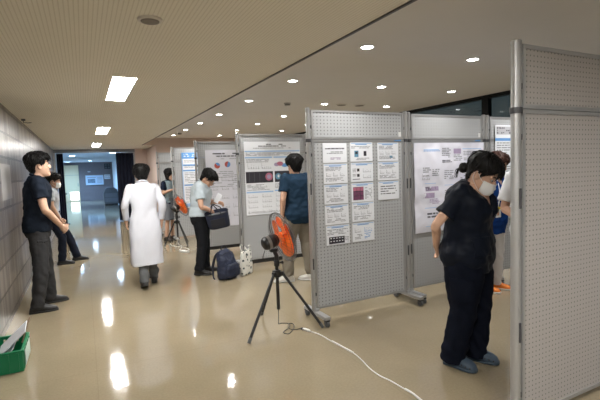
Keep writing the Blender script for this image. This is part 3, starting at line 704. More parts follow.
# ------------------------------------------------------------------ green crate with papers
GREEN = mat('crate_green', (.0, .17, .065), .4, bump=(60, .1, .002))
t = empty('crate', (-.645, 4.16, 0), 'green plastic crate of papers on the floor by the tiled wall', 'crate')
def frame_wall(m, p0, p1, z0, z1, th, slot=False):
    p0 = V((*p0, 0)); p1 = V((*p1, 0)); d = (p1 - p0); L_ = d.length; d.normalize(); n = V((-d.y, d.x, 0)); rot = Matrix.Rotation(math.atan2(d.y, d.x), 3, 'Z')
    mid = (p0 + p1) / 2
    if not slot: m.box(mid + V((0, 0, (z0 + z1) / 2)), (L_, th, z1 - z0), rot, .003)
    else:
        m.box(mid + V((0, 0, (z0 + z1 - .055) / 2)), (L_, th, z1 - .055 - z0), rot); m.box(mid + V((0, 0, z1 - .011)), (L_, th, .022), rot)
        for q in (-1, 1): m.box(mid + d * (q * (L_ / 2 + .055) / 2) + V((0, 0, z1 - .0385)), (L_ / 2 - .055, th, .033), rot)
hw, hl, hh = .128, .215, .165
body = MB().box((0, 0, .006), (2 * hw, 2 * hl, .012)); frame_wall(body, (-hw, -hl), (hw, -hl), 0, hh, .008); frame_wall(body, (-hw, hl), (hw, hl), 0, hh, .008, True); frame_wall(body, (-hw, -hl), (-hw, hl), 0, hh, .008); frame_wall(body, (hw, -hl), (hw, hl), 0, hh, .008)
body.build('crate_body', GREEN, t)
rim = MB()
for sx in (-1, 1): rim.box((sx * hw, 0, hh), (.022, 2 * hl + .022, .014), bev=.003)
for sy in (-1, 1): rim.box((0, sy * hl, hh), (2 * hw - .02, .022, .014), bev=.003)
for sx in (-1, 1):
    for k in range(5): rim.box((sx * (hw + .006), -hl + .03 + k * (2 * hl - .06) / 4, hh / 2), (.008, .012, hh - .02))
for sy in (-1, 1):
    for k in range(4): rim.box((-hw + .03 + k * (2 * hw - .06) / 3, sy * (hl + .006), hh / 2), (.012, .008, hh - .02))
rim.build('rim', GREEN, t)
lb = MB().box((hw + .0125, .0, .085), (.003, .30, .12)).build('pale_side_label', mat('label_pale', (.55, .66, .62), .5), t)
o = MB().box((0, 0, 0), (.008, .27, .27), bev=.002).build('folder', mat('folder_grey', (.60, .61, .65), .5), None, False, (-.60, 4.15, .205)); o.rotation_euler = (R(4), R(47), R(6)); tag(o, 'pale grey folder leaning out of the green crate', 'folder')
o = MB().box((0, 0, 0), (.006, .20, .20), bev=.001).build('document', mat('document_white', (.72, .72, .70), .5), None, False, (-.645, 4.08, .105)); o.rotation_euler = (0, R(40), 0); tag(o, 'white paper with a blue edge lying inside the green crate', 'document')
MB().box((0, 0, .090), (.0066, .198, .016)).build('blue_edge', BLUE, o)
o = MB().box((0, 0, 0), (.012, .015, .22), bev=.003).build('brown_stick', mat('brown_card', (.36, .25, .17), .6), None, False, (-.525, 4.32, .215)); o.rotation_euler = (R(-6), R(18), 0); tag(o, 'brown card edge poking up at the crate corner', 'card')

# ------------------------------------------------------------------ lobby furnishings
CURT = mat('curtain_navy', (.010, .012, .024), .75, spec=.15)
def curtain(x0, x1, y, z0, z1, label, n):
    vs = []; fs = []; nx = n * 10; nz = 10
    for sd in (0, 1):
        for j in range(nz + 1):
            for i in range(nx + 1):
                u = i / nx; a = .035 * (1 - .25 * j / nz); vs.append((u * (x1 - x0), a * math.sin(u * n * 2 * PI + .4 * math.sin(j * .5)) + sd * .004, (z1 - z0) * (1 - j / nz)))
    N = (nx + 1) * (nz + 1)
    for j in range(nz):
        for i in range(nx):
            a = j * (nx + 1) + i; q = (a, a + 1, a + nx + 2, a + nx + 1); fs += [q, tuple(N + k for k in reversed(q))]
    t = empty('curtain', (x0, y, z0), label, 'curtain', 'navy curtains of the end opening')
    MB().add(vs, fs).build('cloth', CURT, t, True)
    MB().cyl((0, 0, z1 - z0 + .01), (x1 - x0, 0, z1 - z0 + .01), .012).build('rail', ALUD, t, 40)
curtain(1.0, 1.54, 15.30, .03, 2.24, 'navy curtain gathered on the right of the end opening', 5)
curtain(-.70, -.52, 15.30, .03, 2.24, 'navy curtain gathered on the left of the end opening', 3)
def px(*a): return V(a)
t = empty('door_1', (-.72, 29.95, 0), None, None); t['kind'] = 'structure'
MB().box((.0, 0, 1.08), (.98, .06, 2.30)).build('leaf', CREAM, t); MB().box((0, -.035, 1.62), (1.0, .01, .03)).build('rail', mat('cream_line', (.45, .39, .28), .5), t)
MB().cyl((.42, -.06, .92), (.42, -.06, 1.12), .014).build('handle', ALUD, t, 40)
MB().box((.2, -.034, .33), (.46, .012, .50)).build('reflection_patch', emis('reflection_patch_glow', (.93, 1, .95), 1.6), t)  # added glowing box stands in for sunlight reflected low on the door
# board on the far wall
t = empty('notice_board', (.64, 29.94, 1.27), 'pale notice board with a picture on the far grey wall', 'notice board')
MB().box((0, 0, 0), (1.02, .05, .62), bev=.004).build('board', mat('board_blue', (.55, .66, .78), .5), t)
f = MB()
for sz in (-1, 1): f.box((0, -.03, sz * .305), (1.04, .02, .025))
for sx in (-1, 1): f.box((sx * .51, -.03, 0), (.025, .02, .585))
f.build('frame', ALU, t)
p = MB().box((-.18, -.029, -.05), (.42, .006, .26)).build('dark_picture', mat('board_picture', (.05, .07, .09), .6, var=(9, 6)), t)
tx = MB()
for k in range(5): tx.box((.28, -.0285, .16 - k * .08), (.30, .004, .022))
tx.box((-.18, -.0285, .17), (.5, .004, .04)); tx.build('printed_text', INK, t)
t = empty('wall_sign', (1.42, 29.95, 2.12), 'black square panel of four grey tiles high on the far wall', 'sign')
MB().box((0, 0, 0), (.36, .04, .34), bev=.004).build('panel', BLACKP, t); q = MB()
for sx in (-1, 1):
    for sz in (-1, 1): q.box((sx * .085, -.022, sz * .08), (.12, .006, .11))
q.build('tile', GREYP, t)
t = empty('wall_sign', (1.38, 29.95, 1.45), 'white sign of small symbols right of the notice board', 'sign')
MB().box((0, 0, 0), (.34, .03, .28), bev=.003).build('panel', mat('sign_white', (.7, .74, .78), .5), t); q = MB()
for k in range(4):
    for j in range(2): q.box((-.11 + k * .073, -.017, .06 - j * .12), (.045, .004, .06))
q.build('symbols', INK, t)
o = MB().box((0, 0, 0), (.16, .05, .05), bev=.01).build('wall_lamp', WHITEW, None, False, (.35, 29.96, 1.80)); tag(o, 'small white fitting above the far notice board', 'fitting')
# grey cabinet
GC = mat('cabinet_grey', (.17, .18, .20), .45)
t = empty('waste_cabinet', (1.25, 24.6, 0), 'grey cabinet with sloped shoulders standing in the lobby beyond the curtain', 'cabinet')
m = MB(); prof = [(-.34, .06), (.34, .06), (.36, .60), (.30, .78), (.16, .90), (-.14, .90), (-.24, .86), (-.36, .62)]
m.loft([[V((x, -.25, z)) for x, z in prof], [V((x, .25, z)) for x, z in prof]]); m.build('body', GC, t)
MB().box((0, -.262, .50), (.6, .018, .20), bev=.006).build('flap', mat('cabinet_pale', (.24, .255, .28), .4), t); MB().box((0, -.262, .26), (.6, .018, .22), bev=.006).build('flap', mat('cabinet_pale', (.24, .255, .28), .4), t)
MB().box((0, 0, .03), (.62, .44, .06)).build('plinth', BLACKP, t)
t = empty('stand', (-.60, 15.75, 0), 'slim dark stand just inside the left curtain', 'stand')
MB().lathe([(.14, 0), (.14, .015), (.03, .03)], n=24).build('base', BLACKP, t, 40); MB().cyl((0, 0, .02), (0, 0, .95), .016).build('pole', ALUD, t, 40)
m = MB().box((0, 0, .98), (.20, .14, .05), bev=.01); m.build('tray', GREYP, t); MB().lathe([(.035, 0), (.035, .10), (.012, .12), (.012, .15)], (0, 0, 1.006), n=16).build('bottle', BLACKP, t, 40)

# ------------------------------------------------------------------ people
def sst(x, a, b):
    t = max(0, min(1, (x - a) / (b - a))); return t * t * (3 - 2 * t)
HEADSEC = [(-.118, .072, .035, .018), (-.112, .084, .012, .030), (-.098, .090, -.030, .043), (-.080, .088, -.056, .053), (-.055, .085, -.074, .061), (-.025, .084, -.088, .067),
           (0, .083, -.096, .0705), (.028, .090, -.100, .0735), (.058, .086, -.099, .0735), (.082, .073, -.090, .066), (.100, .053, -.072, .052), (.112, .028, -.045, .033), (.117, .004, -.022, .014)]
def head_rings(n, m, grow=0.0):
    out = []; S0 = HEADSEC
    for i in range(m + 1):
        t = i / m; z = -.118 + .235 * (.5 - .5 * math.cos(PI * t))
        for a, b in zip(S0, S0[1:]):
            if a[0] <= z <= b[0] + 1e-9: break
        q = (z - a[0]) / (b[0] - a[0]); fr, bk, hw = [a[k] * (1 - q) + b[k] * q for k in (1, 2, 3)]
        cx = (fr + bk) / 2; hd = (fr - bk) / 2; r = []
        for j in range(n):
            an = 2 * PI * j / n; c, s = math.cos(an), math.sin(an); e = 2.25
            x = math.copysign(abs(c) ** (2 / e), c) * hd + cx; y = math.copysign(abs(s) ** (2 / e), s) * hw
            r.append(V((x, y, z)))
        out.append(r)
    return out
def hand(m, wr, d, n, side, curl=.35, k=1.0, spread=1.0):
    """wr wrist point, d finger direction, n palm normal (fingers curl towards it), side +1 thumb on d x n side"""
    d = V(d).normalized(); n = V(n); n = (n - d * n.dot(d)).normalized(); t = d.cross(n) * side
    m.ell_loft([(wr - d * .02 * k, t, n, .024 * k, .019 * k), (wr + d * .015 * k, t, n, .029 * k, .019 * k), (wr + d * .045 * k, t, n, .038 * k, .0165 * k), (wr + d * .078 * k, t, n, .040 * k, .014 * k), (wr + d * .09 * k, t, n, .034 * k, .010 * k)], 16, 2.6)
    for off, L_, r in ((.030, .070, .0086), (.0105, .080, .0088), (-.0105, .074, .0086), (-.030, .058, .0078)):
        p = wr + d * .080 * k + t * off * k; pts = [p - d * .02 * k, p]; a = curl * .6; dd = d
        for f in (.45, .32, .23):
            dd = (d * math.cos(a) + n * math.sin(a) + t * off * spread).normalized(); p = p + dd * L_ * f * k; pts.append(p); a += curl * 1.3
        m.tube(pts, [r * k] * 2 + [r * k, r * .93 * k, r * .8 * k], 8, round_ends=True)
    p = wr + d * .022 * k + t * .026 * k; pts = [p - t * .012 * k, p]
    d1 = (d * .72 + t * .62 + n * .30).normalized(); p = p + d1 * .038 * k; pts.append(p)
    d2 = (d * .90 + t * .22 + n * .38).normalized(); p = p + d2 * .030 * k; pts.append(p); p = p + d2 * .024 * k; pts.append(p)
    m.tube(pts, [.013 * k, .0125 * k, .0105 * k, .0095 * k, .008 * k], 8, round_ends=True)

TORSO = [(.80, .0, .13, .10), (.86, -.005, .165, .118), (.93, -.008, .172, .120), (1.0, -.004, .160, .110), (1.08, 0, .148, .102), (1.16, .004, .152, .106), (1.25, .008, .164, .114), (1.32, .006, .172, .114), (1.375, 0, .172, .104), (1.42, -.006, .140, .082), (1.45, -.010, .090, .066), (1.475, -.008, .060, .057)]
def person(label, loc, az, Ht=1.72, lean=0, hunch=8, twist=0, drop=0, head=(0, 0), head_roll=0, armR=None, armL=None, legR=None, legL=None, girth=1.0, female=False, hs=1.0,
           hair='short', hairm=None, skin=None, top=None, bottom=None, shoes=None, mask=False, glasses=False, vox=.0055, belly=0, handR=None, handL=None, group=None, shw=.175, seed=0, neck=.6, neckf=0.0):
    K = Ht / 1.72; skin = skin or SKIN; sx_ = shw * (0.93 if female else 1.0)
    # spine samples
    zs = [i * .01 for i in range(70, 160)]; tab = {}; x = 0.0; z = .70
    zp = .93
    cur = V((0, 0, .93))
    def ang(q): return R(lean) * sst(q, .9, 1.02) + R(hunch) * sst(q, 1.12, 1.44)
    samples = []; p = V((0, 0, .93)); q = .93
    while q < 1.6:
        a = ang(q); samples.append((q, p.copy(), a)); p = p + V((math.sin(a), 0, math.cos(a))) * .01; q += .01
    def fr(zq):
        if zq <= .93: pos, a = V((0, 0, zq)), 0.0
        else:
            i = min(len(samples) - 1, int((zq - .93) / .01)); q0, p0, a = samples[i]; pos = p0 + V((math.sin(a), 0, math.cos(a))) * (zq - q0)
        tw = R(twist) * sst(zq, .95, 1.35); Rz = Matrix.Rotation(tw, 3, 'Z')
        pos = pos * K; pos = V((pos.x, pos.y, pos.z + drop)); pos = Rz @ V((pos.x, 0, pos.z))
        return pos, Rz @ V((math.cos(a), 0, -math.sin(a))), Rz @ V((0, 1, 0)), Rz @ V((math.sin(a), 0, math.cos(a)))
    def torso_secs(ease, z0, z1, flare=0):
        o = []
        zz = [t[0] for t in TORSO if z0 < t[0] < z1]; zz = [z0] + zz + [z1]
        for zq in zz:
            for a, b in zip(TORSO, TORSO[1:]):
                if zq <= b[0]: break
            t = max(0, min(1, (zq - a[0]) / (b[0] - a[0]))) if zq >= a[0] else 0
            cx, hw, hd = [a[i] * (1 - t) + b[i] * t for i in (1, 2, 3)]
            gg = girth if zq < 1.42 else 1 + (girth - 1) * .3
            bl = belly * math.exp(-((zq - 1.02) / .13) ** 2); bust = .022 * math.exp(-((zq - 1.24) / .06) ** 2) if female else 0
            if female and zq > 1.2: hw *= .94
            pos, f, l, u = fr(zq); fl = flare * max(0, 1.05 - zq)
            e2 = ease if zq < 1.42 else ease * .7
            o.append((pos + f * (cx * K + (bl + bust) * .5), l, f, (hw * gg) * K + e2 + fl, (hd * gg) * K + e2 + (bl + bust) * .5 + fl))
        return o
    pos, f, l, u = fr(1.40)
    Sh = {1: pos + l * sx_ * K - f * .008, -1: pos - l * sx_ * K - f * .008}
    arms = {}
    for sd, a in ((1, armL), (-1, armR)):
        E_ = V(a[0]) if a else Sh[sd] + V((-.02, sd * .045, -.29)) * K
        W_ = V(a[1]) if a else E_ + V((.06, sd * .005, -.25)) * K
        arms[sd] = (Sh[sd], E_, W_)
    legs = {}
    for sd, a in ((1, legL), (-1, legR)):
        hp = V((0, sd * .088 * K, .90 * K + drop))
        An = V(a[1]) if a else V((-.03, sd * .10, .085 * K))
        Kn = V(a[0]) if (a and a[0]) else (hp + An) / 2 + V((.025, 0, 0))
        legs[sd] = (hp, Kn, An, R(a[2]) if a and len(a) > 2 else R(sd * 10), a[3] if a and len(a) > 3 else 0.0)
    # head frame
    np_, nf, nl, nu = fr(1.46); hp_, hy = R(head[0]), R(head[1])
    a0 = ang(1.46); tw = R(twist)
    Rh = Matrix.Rotation(tw + hy, 3, 'Z') @ Matrix.Rotation(hp_, 3, 'Y') @ Matrix.Rotation(R(head_roll), 3, 'X')
    hf, hl, hu = Rh @ V((1, 0, 0)), Rh @ V((0, 1, 0)), Rh @ V((0, 0, 1))
    hk = hs * (.5 + .5 * K) * 1.06
    mid = (nu + hu).normalized()
    hc = np_ + mid * .075 * neck * hk + hu * .068 * hk + hf * .022 * hk + nf * neckf
    HW = lambda v: hc + (hf * v.x + hl * v.y + hu * v.z) * hk
    # ---- body: one continuous skin
    m = MB(); m.ell_loft(torso_secs(-.012, .82, 1.45), 24, 2.3)
    m.tube([np_ - nu * .05, np_ + mid * .02, hc - hu * .055 * hk - hf * .018 * hk], [.064 * K, .054 * K, .054 * K] if not female else [.056 * K, .047 * K, .047 * K], 16)
    m.loft([[HW(v) for v in r] for r in head_rings(32, 22)])
    m.ell_loft([(HW(V((.080, 0, .018))), hl, hu, .007 * hk, .006), (HW(V((.088, 0, .002))), hl, hf, .009 * hk, .010), (HW(V((.096, 0, -.018))), hl, hf, .012 * hk, .012), (HW(V((.094, 0, -.036))), hl, hf, .016 * hk, .015), (HW(V((.086, 0, -.043))), hl, hf, .010 * hk, .008)], 12)
    for sd in (-1, 1):
        m.ball(HW(V((-.004, sd * .0745, -.008))), (.019 * hk, .008 * hk, .031 * hk), ((hf + hl * sd * -.25).normalized(), hl, hu), 12)
        m.ball(HW(V((.070, sd * .034, .019))), (.014 * hk, .022 * hk, .008 * hk), (hf, hl, hu), 10)
        m.ball(HW(V((.050, sd * .036, -.034))), (.024 * hk, .024 * hk, .026 * hk), (hf, hl, hu), 10)
        s_, e_, w_ = arms[sd]
        m.tube([s_ - l * sd * .03, s_, s_.lerp(e_, .5), e_, e_.lerp(w_, .3), w_], [v * (K * .5 + .5) * (.90 if female else 1) for v in (.046, .052, .045, .038, .039, .027)], 14, smooth=3, round_ends=True)
        hd_ = (handL if sd > 0 else handR) or {}
        d = V(hd_.get('d', (w_ - e_).normalized())); n = V(hd_.get('n', (.15, -sd, 0)))
        hand(m, w_ + d.normalized() * .012, d, n, hd_.get('side', -1 if sd > 0 else 1), hd_.get('curl', .4), .96 * (K * .5 + .5) * (.93 if female else 1))
        h_, k_, a_, yw, fp = legs[sd]
        m.tube([h_, h_.lerp(k_, .5), k_, k_.lerp(a_, .4), a_, a_ - V((0, 0, .02))], [v * K for v in (.075, .068, .050, .047, .034, .034)], 12, round_ends=True)
        fd = V((math.cos(yw), math.sin(yw), -fp * .6)); m.tube([a_ - V((0, 0, .03)), a_ + fd * .07 - V((0, 0, .045)), a_ + fd * .13 - V((0, 0, .055))], [.030, .026, .018], 10, round_ends=True)
    me = remesh(m, 'person', vox, 5, .5)
    body = link('person', me, skin, None, True, (*loc, 0)); body.rotation_euler.z = R(az); tag(body, label, 'person', group)
    # ---- face
    for sd in (-1, 1):
        e = MB().ball(HW(V((.0795, sd * .031, .0))), (.0055 * hk, .0135 * hk, .0058 * hk), (hf, hl, hu), 12).build('eye', EYEW, body, True)
        MB().ball(HW(V((.0836, sd * .031, -.0005))), (.003 * hk, .0062 * hk, .0056 * hk), (hf, hl, hu), 10).build('iris', IRIS, e, True)
        MB().tube([HW(V((.0865, sd * .016, .021))), HW(V((.086, sd * .032, .0265))), HW(V((.075, sd * .050, .022)))], [.0032, .0038, .002], 8, 4).build('eyebrow', HAIR, body, True)
    MB().ball(HW(V((.0885, 0, -.0695))), (.005, .022 * hk, .0045), (hf, hl, hu), 12).ball(HW(V((.088, 0, -.077))), (.0055, .019 * hk, .0048), (hf, hl, hu), 12).build('lips', LIP, body, True)
    # ---- hair
    hm = MB(); hrs = head_rings(64, 44)
    hm.loft([[v for v in r] for r in hrs]); me = hm.mesh('hair')
    nape = {'short': -.086, 'bob': -.118, 'bun': -.078}[hair]; side_z = {'short': -.012, 'bob': -.105, 'bun': -.004}[hair]; thick = {'short': .025, 'bob': .027, 'bun': .019}[hair]; front = {'short': .060, 'bob': .048, 'bun': .052}[hair]
    def hfn(c, n):
        x, y, z = c
        if x > .045: zl = front + (0.012 if hair == 'short' else .0) * math.sin(y * 90 + seed) - max(0, abs(y) - .035) * (1.2 if hair != 'bob' else 2.6)
        elif x > .012: t = (x - .012) / .033; zl = (front - .035) * t + side_z * (1 - t)
        elif x > -.030: zl = (.014 if hair != 'bob' else side_z)
        else: t = sst(-x, .03, .06); zl = (.014 if hair != 'bob' else side_z) * (1 - t) + nape * t
        t = sst(z, zl - .006, zl + .012)
        th = thick * (.55 + .75 * sst(z, .0, .09)) + (.005 * sst(-x, -.02, .09) * sst(z, -.04, .03))
        th += .006 * noise.noise(V((x * 30, y * 30, z * 14 + seed))) + .003 * noise.noise(V((x * 85, y * 85, z * 30 + seed)))
        if hair == 'bob' and z < 0: th += .010 * sst(-z, 0, .09)
        return th * t - .012 * (1 - t)
    displace(me, hfn)
    rnd = random.Random(seed * 11 + 1); cand = [v for v in me.vertices]; tf = MB(); cnt = 0; nmax = {'short': 420, 'bob': 320, 'bun': 150}[hair]
    while cnt < nmax:
        v = rnd.choice(cand); c0 = v.co.copy(); n0 = v.normal.copy()
        if hfn(c0, n0) < .004 or n0.length < .5: continue
        hl0 = c0.length
        fl = V((.25, 0, -1)) if c0.x > .02 and c0.z > .07 else V((-.25, 0, -1))
        if c0.z > .07: fl = V((c0.x + .03, c0.y * 1.2, -.35 * abs(c0.z)))
        fl = (fl - n0 * fl.dot(n0))
        if fl.length < 1e-4: continue
        fl.normalize(); fl = (fl + V((rnd.uniform(-.3, .3), rnd.uniform(-.3, .3), rnd.uniform(-.2, .2)))).normalized(); fl = (fl - n0 * fl.dot(n0)).normalized()
        L_ = rnd.uniform(.028, .055); lf = rnd.uniform(.001, .007) if hair == 'short' else rnd.uniform(-.001, .003)
        p1 = c0 + fl * L_ * .5 + n0 * (.001 + lf * .6); p2 = c0 + fl * L_ - n0 * (.010 if hair != 'short' else .006) + n0 * lf
        tf.tube([c0 - fl * .012 - n0 * .004, c0 + n0 * .001, p1, p2], [.002, .0048, .0042, .0008], 5); cnt += 1
    bmh = bmesh.new(); bmh.from_mesh(me); tm_ = tf.mesh('t'); bmh.from_mesh(tm_); bmh.to_mesh(me); bmh.free(); bpy.data.meshes.remove(tm_)
    for v in me.vertices: v.co = HW(v.co)
    ho = link('hair', me, hairm or HAIR, body, True)
    if hair == 'bun':
        b = MB(); b.ball((0, 0, 0), (.034, .036, .034), n=20); bm_ = b.mesh('hair_bun'); displace(bm_, lambda c, n: .007 * noise.noise(c * 42) + .003 * noise.noise(c * 110))
        for v in bm_.vertices: v.co = HW(v.co + V((-.126, .0, -.022)))
        link('hair_bun', bm_, hairm or HAIR, ho, True)
        tl = MB()
        for i in range(9):
            a = random.uniform(-.6, .6); tl.tube([HW(V((-.125, .02 * a, -.03))), HW(V((-.152 - .012 * random.random(), .03 * a, -.045 - .01 * i / 9))), HW(V((-.158 + .02 * random.random(), .045 * a, -.085 - .03 * random.random())))], [.004, .0035, .0008], 6, 4)
        tl.build('loose_strands', hairm or HAIR, ho, True)
        fr_ = MB()
        for i in range(12):
            y = -.055 + .11 * i / 11; fr_.tube([HW(V((.062, y * .8, .088))), HW(V((.100, y, .062))), HW(V((.102, y * 1.15, .030 - .02 * abs(y) / .05)))], [.007, .0065, .001], 6, 4)
        fr_.build('fringe', hairm or HAIR, ho, True)
    if hair == 'short':
        fr_ = MB(); rnd = random.Random(seed + 3)
        for i in range(13):
            y = -.060 + .12 * i / 12; fr_.tube([HW(V((.045, y * .8, .108))), HW(V((.088 - abs(y) * .25, y, .092))), HW(V((.101 - abs(y) * .45, y + rnd.uniform(-.01, .01), .050 + rnd.uniform(-.008, .010))))], [.010, .011, .002], 6, 4)
        fr_.build('fringe', hairm or HAIR, ho, True)
    # ---- mask / glasses
    if mask:
        mm = MB(); rings = []
        for i in range(11):
            t = i / 10; z = -.016 - .090 * t; r = []
            for j in range(15):
                s = j / 14 * 2 - 1; y = s * .069 * (1 - .16 * t); bul = .017 * math.sin(PI * (.12 + .80 * t)) * (1 - abs(s) ** 1.6)
                xx = .092 - .050 * abs(s) ** 3.6 + bul + (.006 if i % 3 == 0 else 0) * (1 - abs(s)) - (.0 if t < .85 else .012 * (t - .85) / .15)
                r.append(V((xx + .006, y, z)))
            rings.append(r)
        n = 15; vs = [HW(v) for r in rings for v in r] + [HW(v - V((.003, 0, 0))) for r in rings for v in r]; N = len(rings) * n; fs = []
        for i in range(10):
            for j in range(n - 1):
                a = i * n + j; q = (a, a + 1, a + n + 1, a + n); fs += [q, tuple(N + k for k in reversed(q))]
        for i in range(10):
            for j in (0, n - 1): a = i * n + j; fs.append((a, a + n, N + a + n, N + a))
        for j in range(n - 1):
            for i in (0, 10): a = i * n + j; fs.append((a, a + 1, N + a + 1, N + a))
        mo = mm.add(vs, fs).build('face_mask', mat('mask_white', (.86, .86, .86), .7), body, True)
        for sd in (-1, 1):
            MB().tube([HW(V((.045, sd * .067, -.028))), HW(V((.018, sd * .076, -.010))), HW(V((-.012, sd * .084, .018))), HW(V((-.026, sd * .082, -.005))), HW(V((-.012, sd * .080, -.042))), HW(V((.045, sd * .062, -.090)))], .0016, 6, 4).build('ear_loop', mat('mask_white', (.86, .86, .86), .7), mo, True)
    if glasses:
        g = MB()
        for sd in (-1, 1):
            g.torus(HW(V((.101, sd * .033, -.003))), hf, .021 * hk, .0018, 24, 6); g.tube([HW(V((.097, sd * .055, .004))), HW(V((.05, sd * .079, .006))), HW(V((-.01, sd * .083, .005)))], .0018, 6)
        g.tube([HW(V((.102, -.012, .0))), HW(V((.104, .012, .0)))], .0018, 6); g.build('glasses', BLACKP, body, True)
    # ---- trousers or skirt
    bt = dict(color=(.05, .05, .05), kind='trousers', slim=1.0, hem=.06, ease=.018); bt.update(bottom or {})
    bmat = mat('cloth_%s_%d' % (bt['kind'], seed), bt['color'], .8, spec=.06, sheen=0, bump=(260, .25, .001), var=(9, bt.get('vary', .85)))
    if bt['kind'] == 'trousers':
        m = MB(); m.ell_loft(torso_secs(bt['ease'], .80, 1.03), 28, 2.3)
        for sd in (-1, 1):
            h_, k_, a_, yw, fp = legs[sd]; sl = bt['slim'] * K
            hem = a_ + (a_ - k_).normalized() * (.085 * K - bt['hem'])
            m.tube([h_ + V((0, -sd * .004, .03)), h_, h_.lerp(k_, .45), k_, k_.lerp(a_, .45), hem], [.088 * sl * girth ** .5, .098 * sl * girth ** .5, .090 * sl * girth ** .5, .073 * sl, .069 * sl, .066 * sl], 18, smooth=3)
        me = remesh(m, 'trousers', .0085, 6, .5); ks = [legs[1][1], legs[-1][1]]; an = [legs[1][2], legs[-1][2]]
        def tfn(c, n):
            kz = max(math.exp(-(((c.z - q.z) / .09) ** 2)) for q in ks); az_ = max(math.exp(-(((c.z - q.z - .06) / .10) ** 2)) for q in an); hz = math.exp(-(((c.z - .80 * K - drop) / .10) ** 2))
            w = V((c.x * 10 + seed, c.y * 10 + c.z * 5, c.z * 11 + c.x * 9 + c.y * 7)); d = noise.noise(w) * (.006 + .010 * kz + .013 * az_ + .006 * hz)
            d += .0045 * noise.noise(V((c.x * 14, c.y * 14, c.z * 3 + seed))) + .003 * noise.noise(c * 30)
            return d
        displace(me, tfn); bo = link('trousers', me, bmat, body, True)
    else:
        m = MB(); secs = torso_secs(.02, .90, 1.05)
        hw = .185 * K * girth; hem = bt['hem']; n = 8; low = []
        for i in range(n): t = i / n; zq = hem + (.90 - hem) * t; low.append((V((0, 0, zq * K)), V((0, 1, 0)), V((1, 0, 0)), (.20 - .012 * t) * K, (.165 - .022 * t) * K))
        m.ell_loft(low + secs, 32, 2.1); me = remesh(m, 'skirt', .009, 4)
        displace(me, lambda c, n: (.012 * noise.noise(V((c.x * 12, c.y * 12, c.z * 1.5))) * sst(.95 - c.z, 0, .35))); bo = link('skirt', me, bmat, body, True)
    # ---- top garment
    tp = dict(kind='shirt', color=(.3, .3, .3), hem=.88, sleeve=.5, ease=.014, flare=0, cuff=1.0, vneck=None, rough=.8); tp.update(top or {})
    tm = mat('cloth_top_%d' % seed, tp['color'], tp['rough'], spec=tp.get('spec', .06), sheen=0, bump=(280, .25, .001), var=(7, tp.get('vary', .88)))
    m = MB(); z0 = tp['hem']
    if tp['kind'] == 'coat':
        low = []; nlow = 9
        for i in range(nlow):
            t = i / nlow; zq = z0 + (.90 - z0) * t; low.append((V((.0 - .0 * t, 0, zq * K)), V((0, 1, 0)), V((1, 0, 0)), (tp['hemw'] * (1 - t) + .195 * t), (tp['hemd'] * (1 - t) + .15 * t)))
        m.ell_loft(low + torso_secs(tp['ease'], .93, 1.462), 36, 2.4)
    else: m.ell_loft(torso_secs(tp['ease'], z0, 1.462, tp['flare']), 32, 2.4)
    for sd in (-1, 1):
        s_, e_, w_ = arms[sd]; r0 = (.063 if not female else .056) * (K * .5 + .5) * tp['cuff']
        if tp['sleeve'] <= 1: pts = [s_ - l * sd * .06 * K - u * .015, s_, s_.lerp(e_, tp['sleeve'] * .6), s_.lerp(e_, tp['sleeve'])]; rr = [r0 * .95, r0 * 1.04, r0, r0 * tp.get('cuffend', 1.02)]
        else: pts = [s_ - l * sd * .06 * K - u * .015, s_, s_.lerp(e_, .5), e_, e_.lerp(w_, .5), e_.lerp(w_, min(1, tp['sleeve'] - 1))]; rr = [r0 * .95, r0 * 1.04, r0 * .98, r0 * .93, r0 * .85, r0 * .80]
        m.tube(pts, rr, 20, smooth=3)
        m.ball(s_ - l * sd * .004, r0 * 1.02, n=14)
    me = remesh(m, tp['kind'], .0085, 7, .5); coat = tp['kind'] == 'coat'; vn = tp['vneck']
    nb, nbf, nbl, nbu = fr(1.44)
    def sfn(c, n):
        if coat: d = .022 * noise.noise(V((c.x * 9 + seed, c.y * 9, c.z * 1.6))) * sst(1.25 - c.z, 0, .5) + .008 * noise.noise(V((c.x * 13, c.y * 13 + c.z * 3, c.z * 8)))
        else: d = .010 * noise.noise(V((c.x * 8 + seed, c.y * 8 + c.z * 4, c.z * 9 + c.y * 11))) + .008 * noise.noise(V((c.x * 15, c.y * 15 + seed, c.z * 19))) + .0025 * noise.noise(c * 32)
        if vn:
            r = c - nb; yy = abs(r.dot(nbl)); zz = r.dot(nbu); ff = r.dot(nbf)
            if ff > 0 and yy < (zz + vn) * .62: d -= .062 * sst((zz + vn) * .62 - yy, 0, .008)
        return d
    displace(me, sfn); to = link({'polo': 'polo_shirt', 'tshirt': 'tshirt', 'scrub': 'scrub_top', 'coat': 'lab_coat', 'shirt': 'shirt', 'cardigan': 'cardigan'}[tp['kind']], me, tm, body, True)
    # collar
    if tp['kind'] in ('polo', 'shirt', 'coat'):
        cf, cl_, cu = nf, nl, nu; pts = []; base = fr(1.452)[0]
        for i in range(19):
            a = R(38) + (2 * PI - R(76)) * i / 18; rr = V((math.cos(a), math.sin(a), 0)); pts.append(base + cf * (rr.x * .071 * K - .004) + cl_ * (rr.y * .074 * K) + cu * (.006 - .022 * rr.x))
        MB().tube(pts, [.011] + [.014] * 17 + [.011], 10, 3, True).build('collar', tm, to, True)
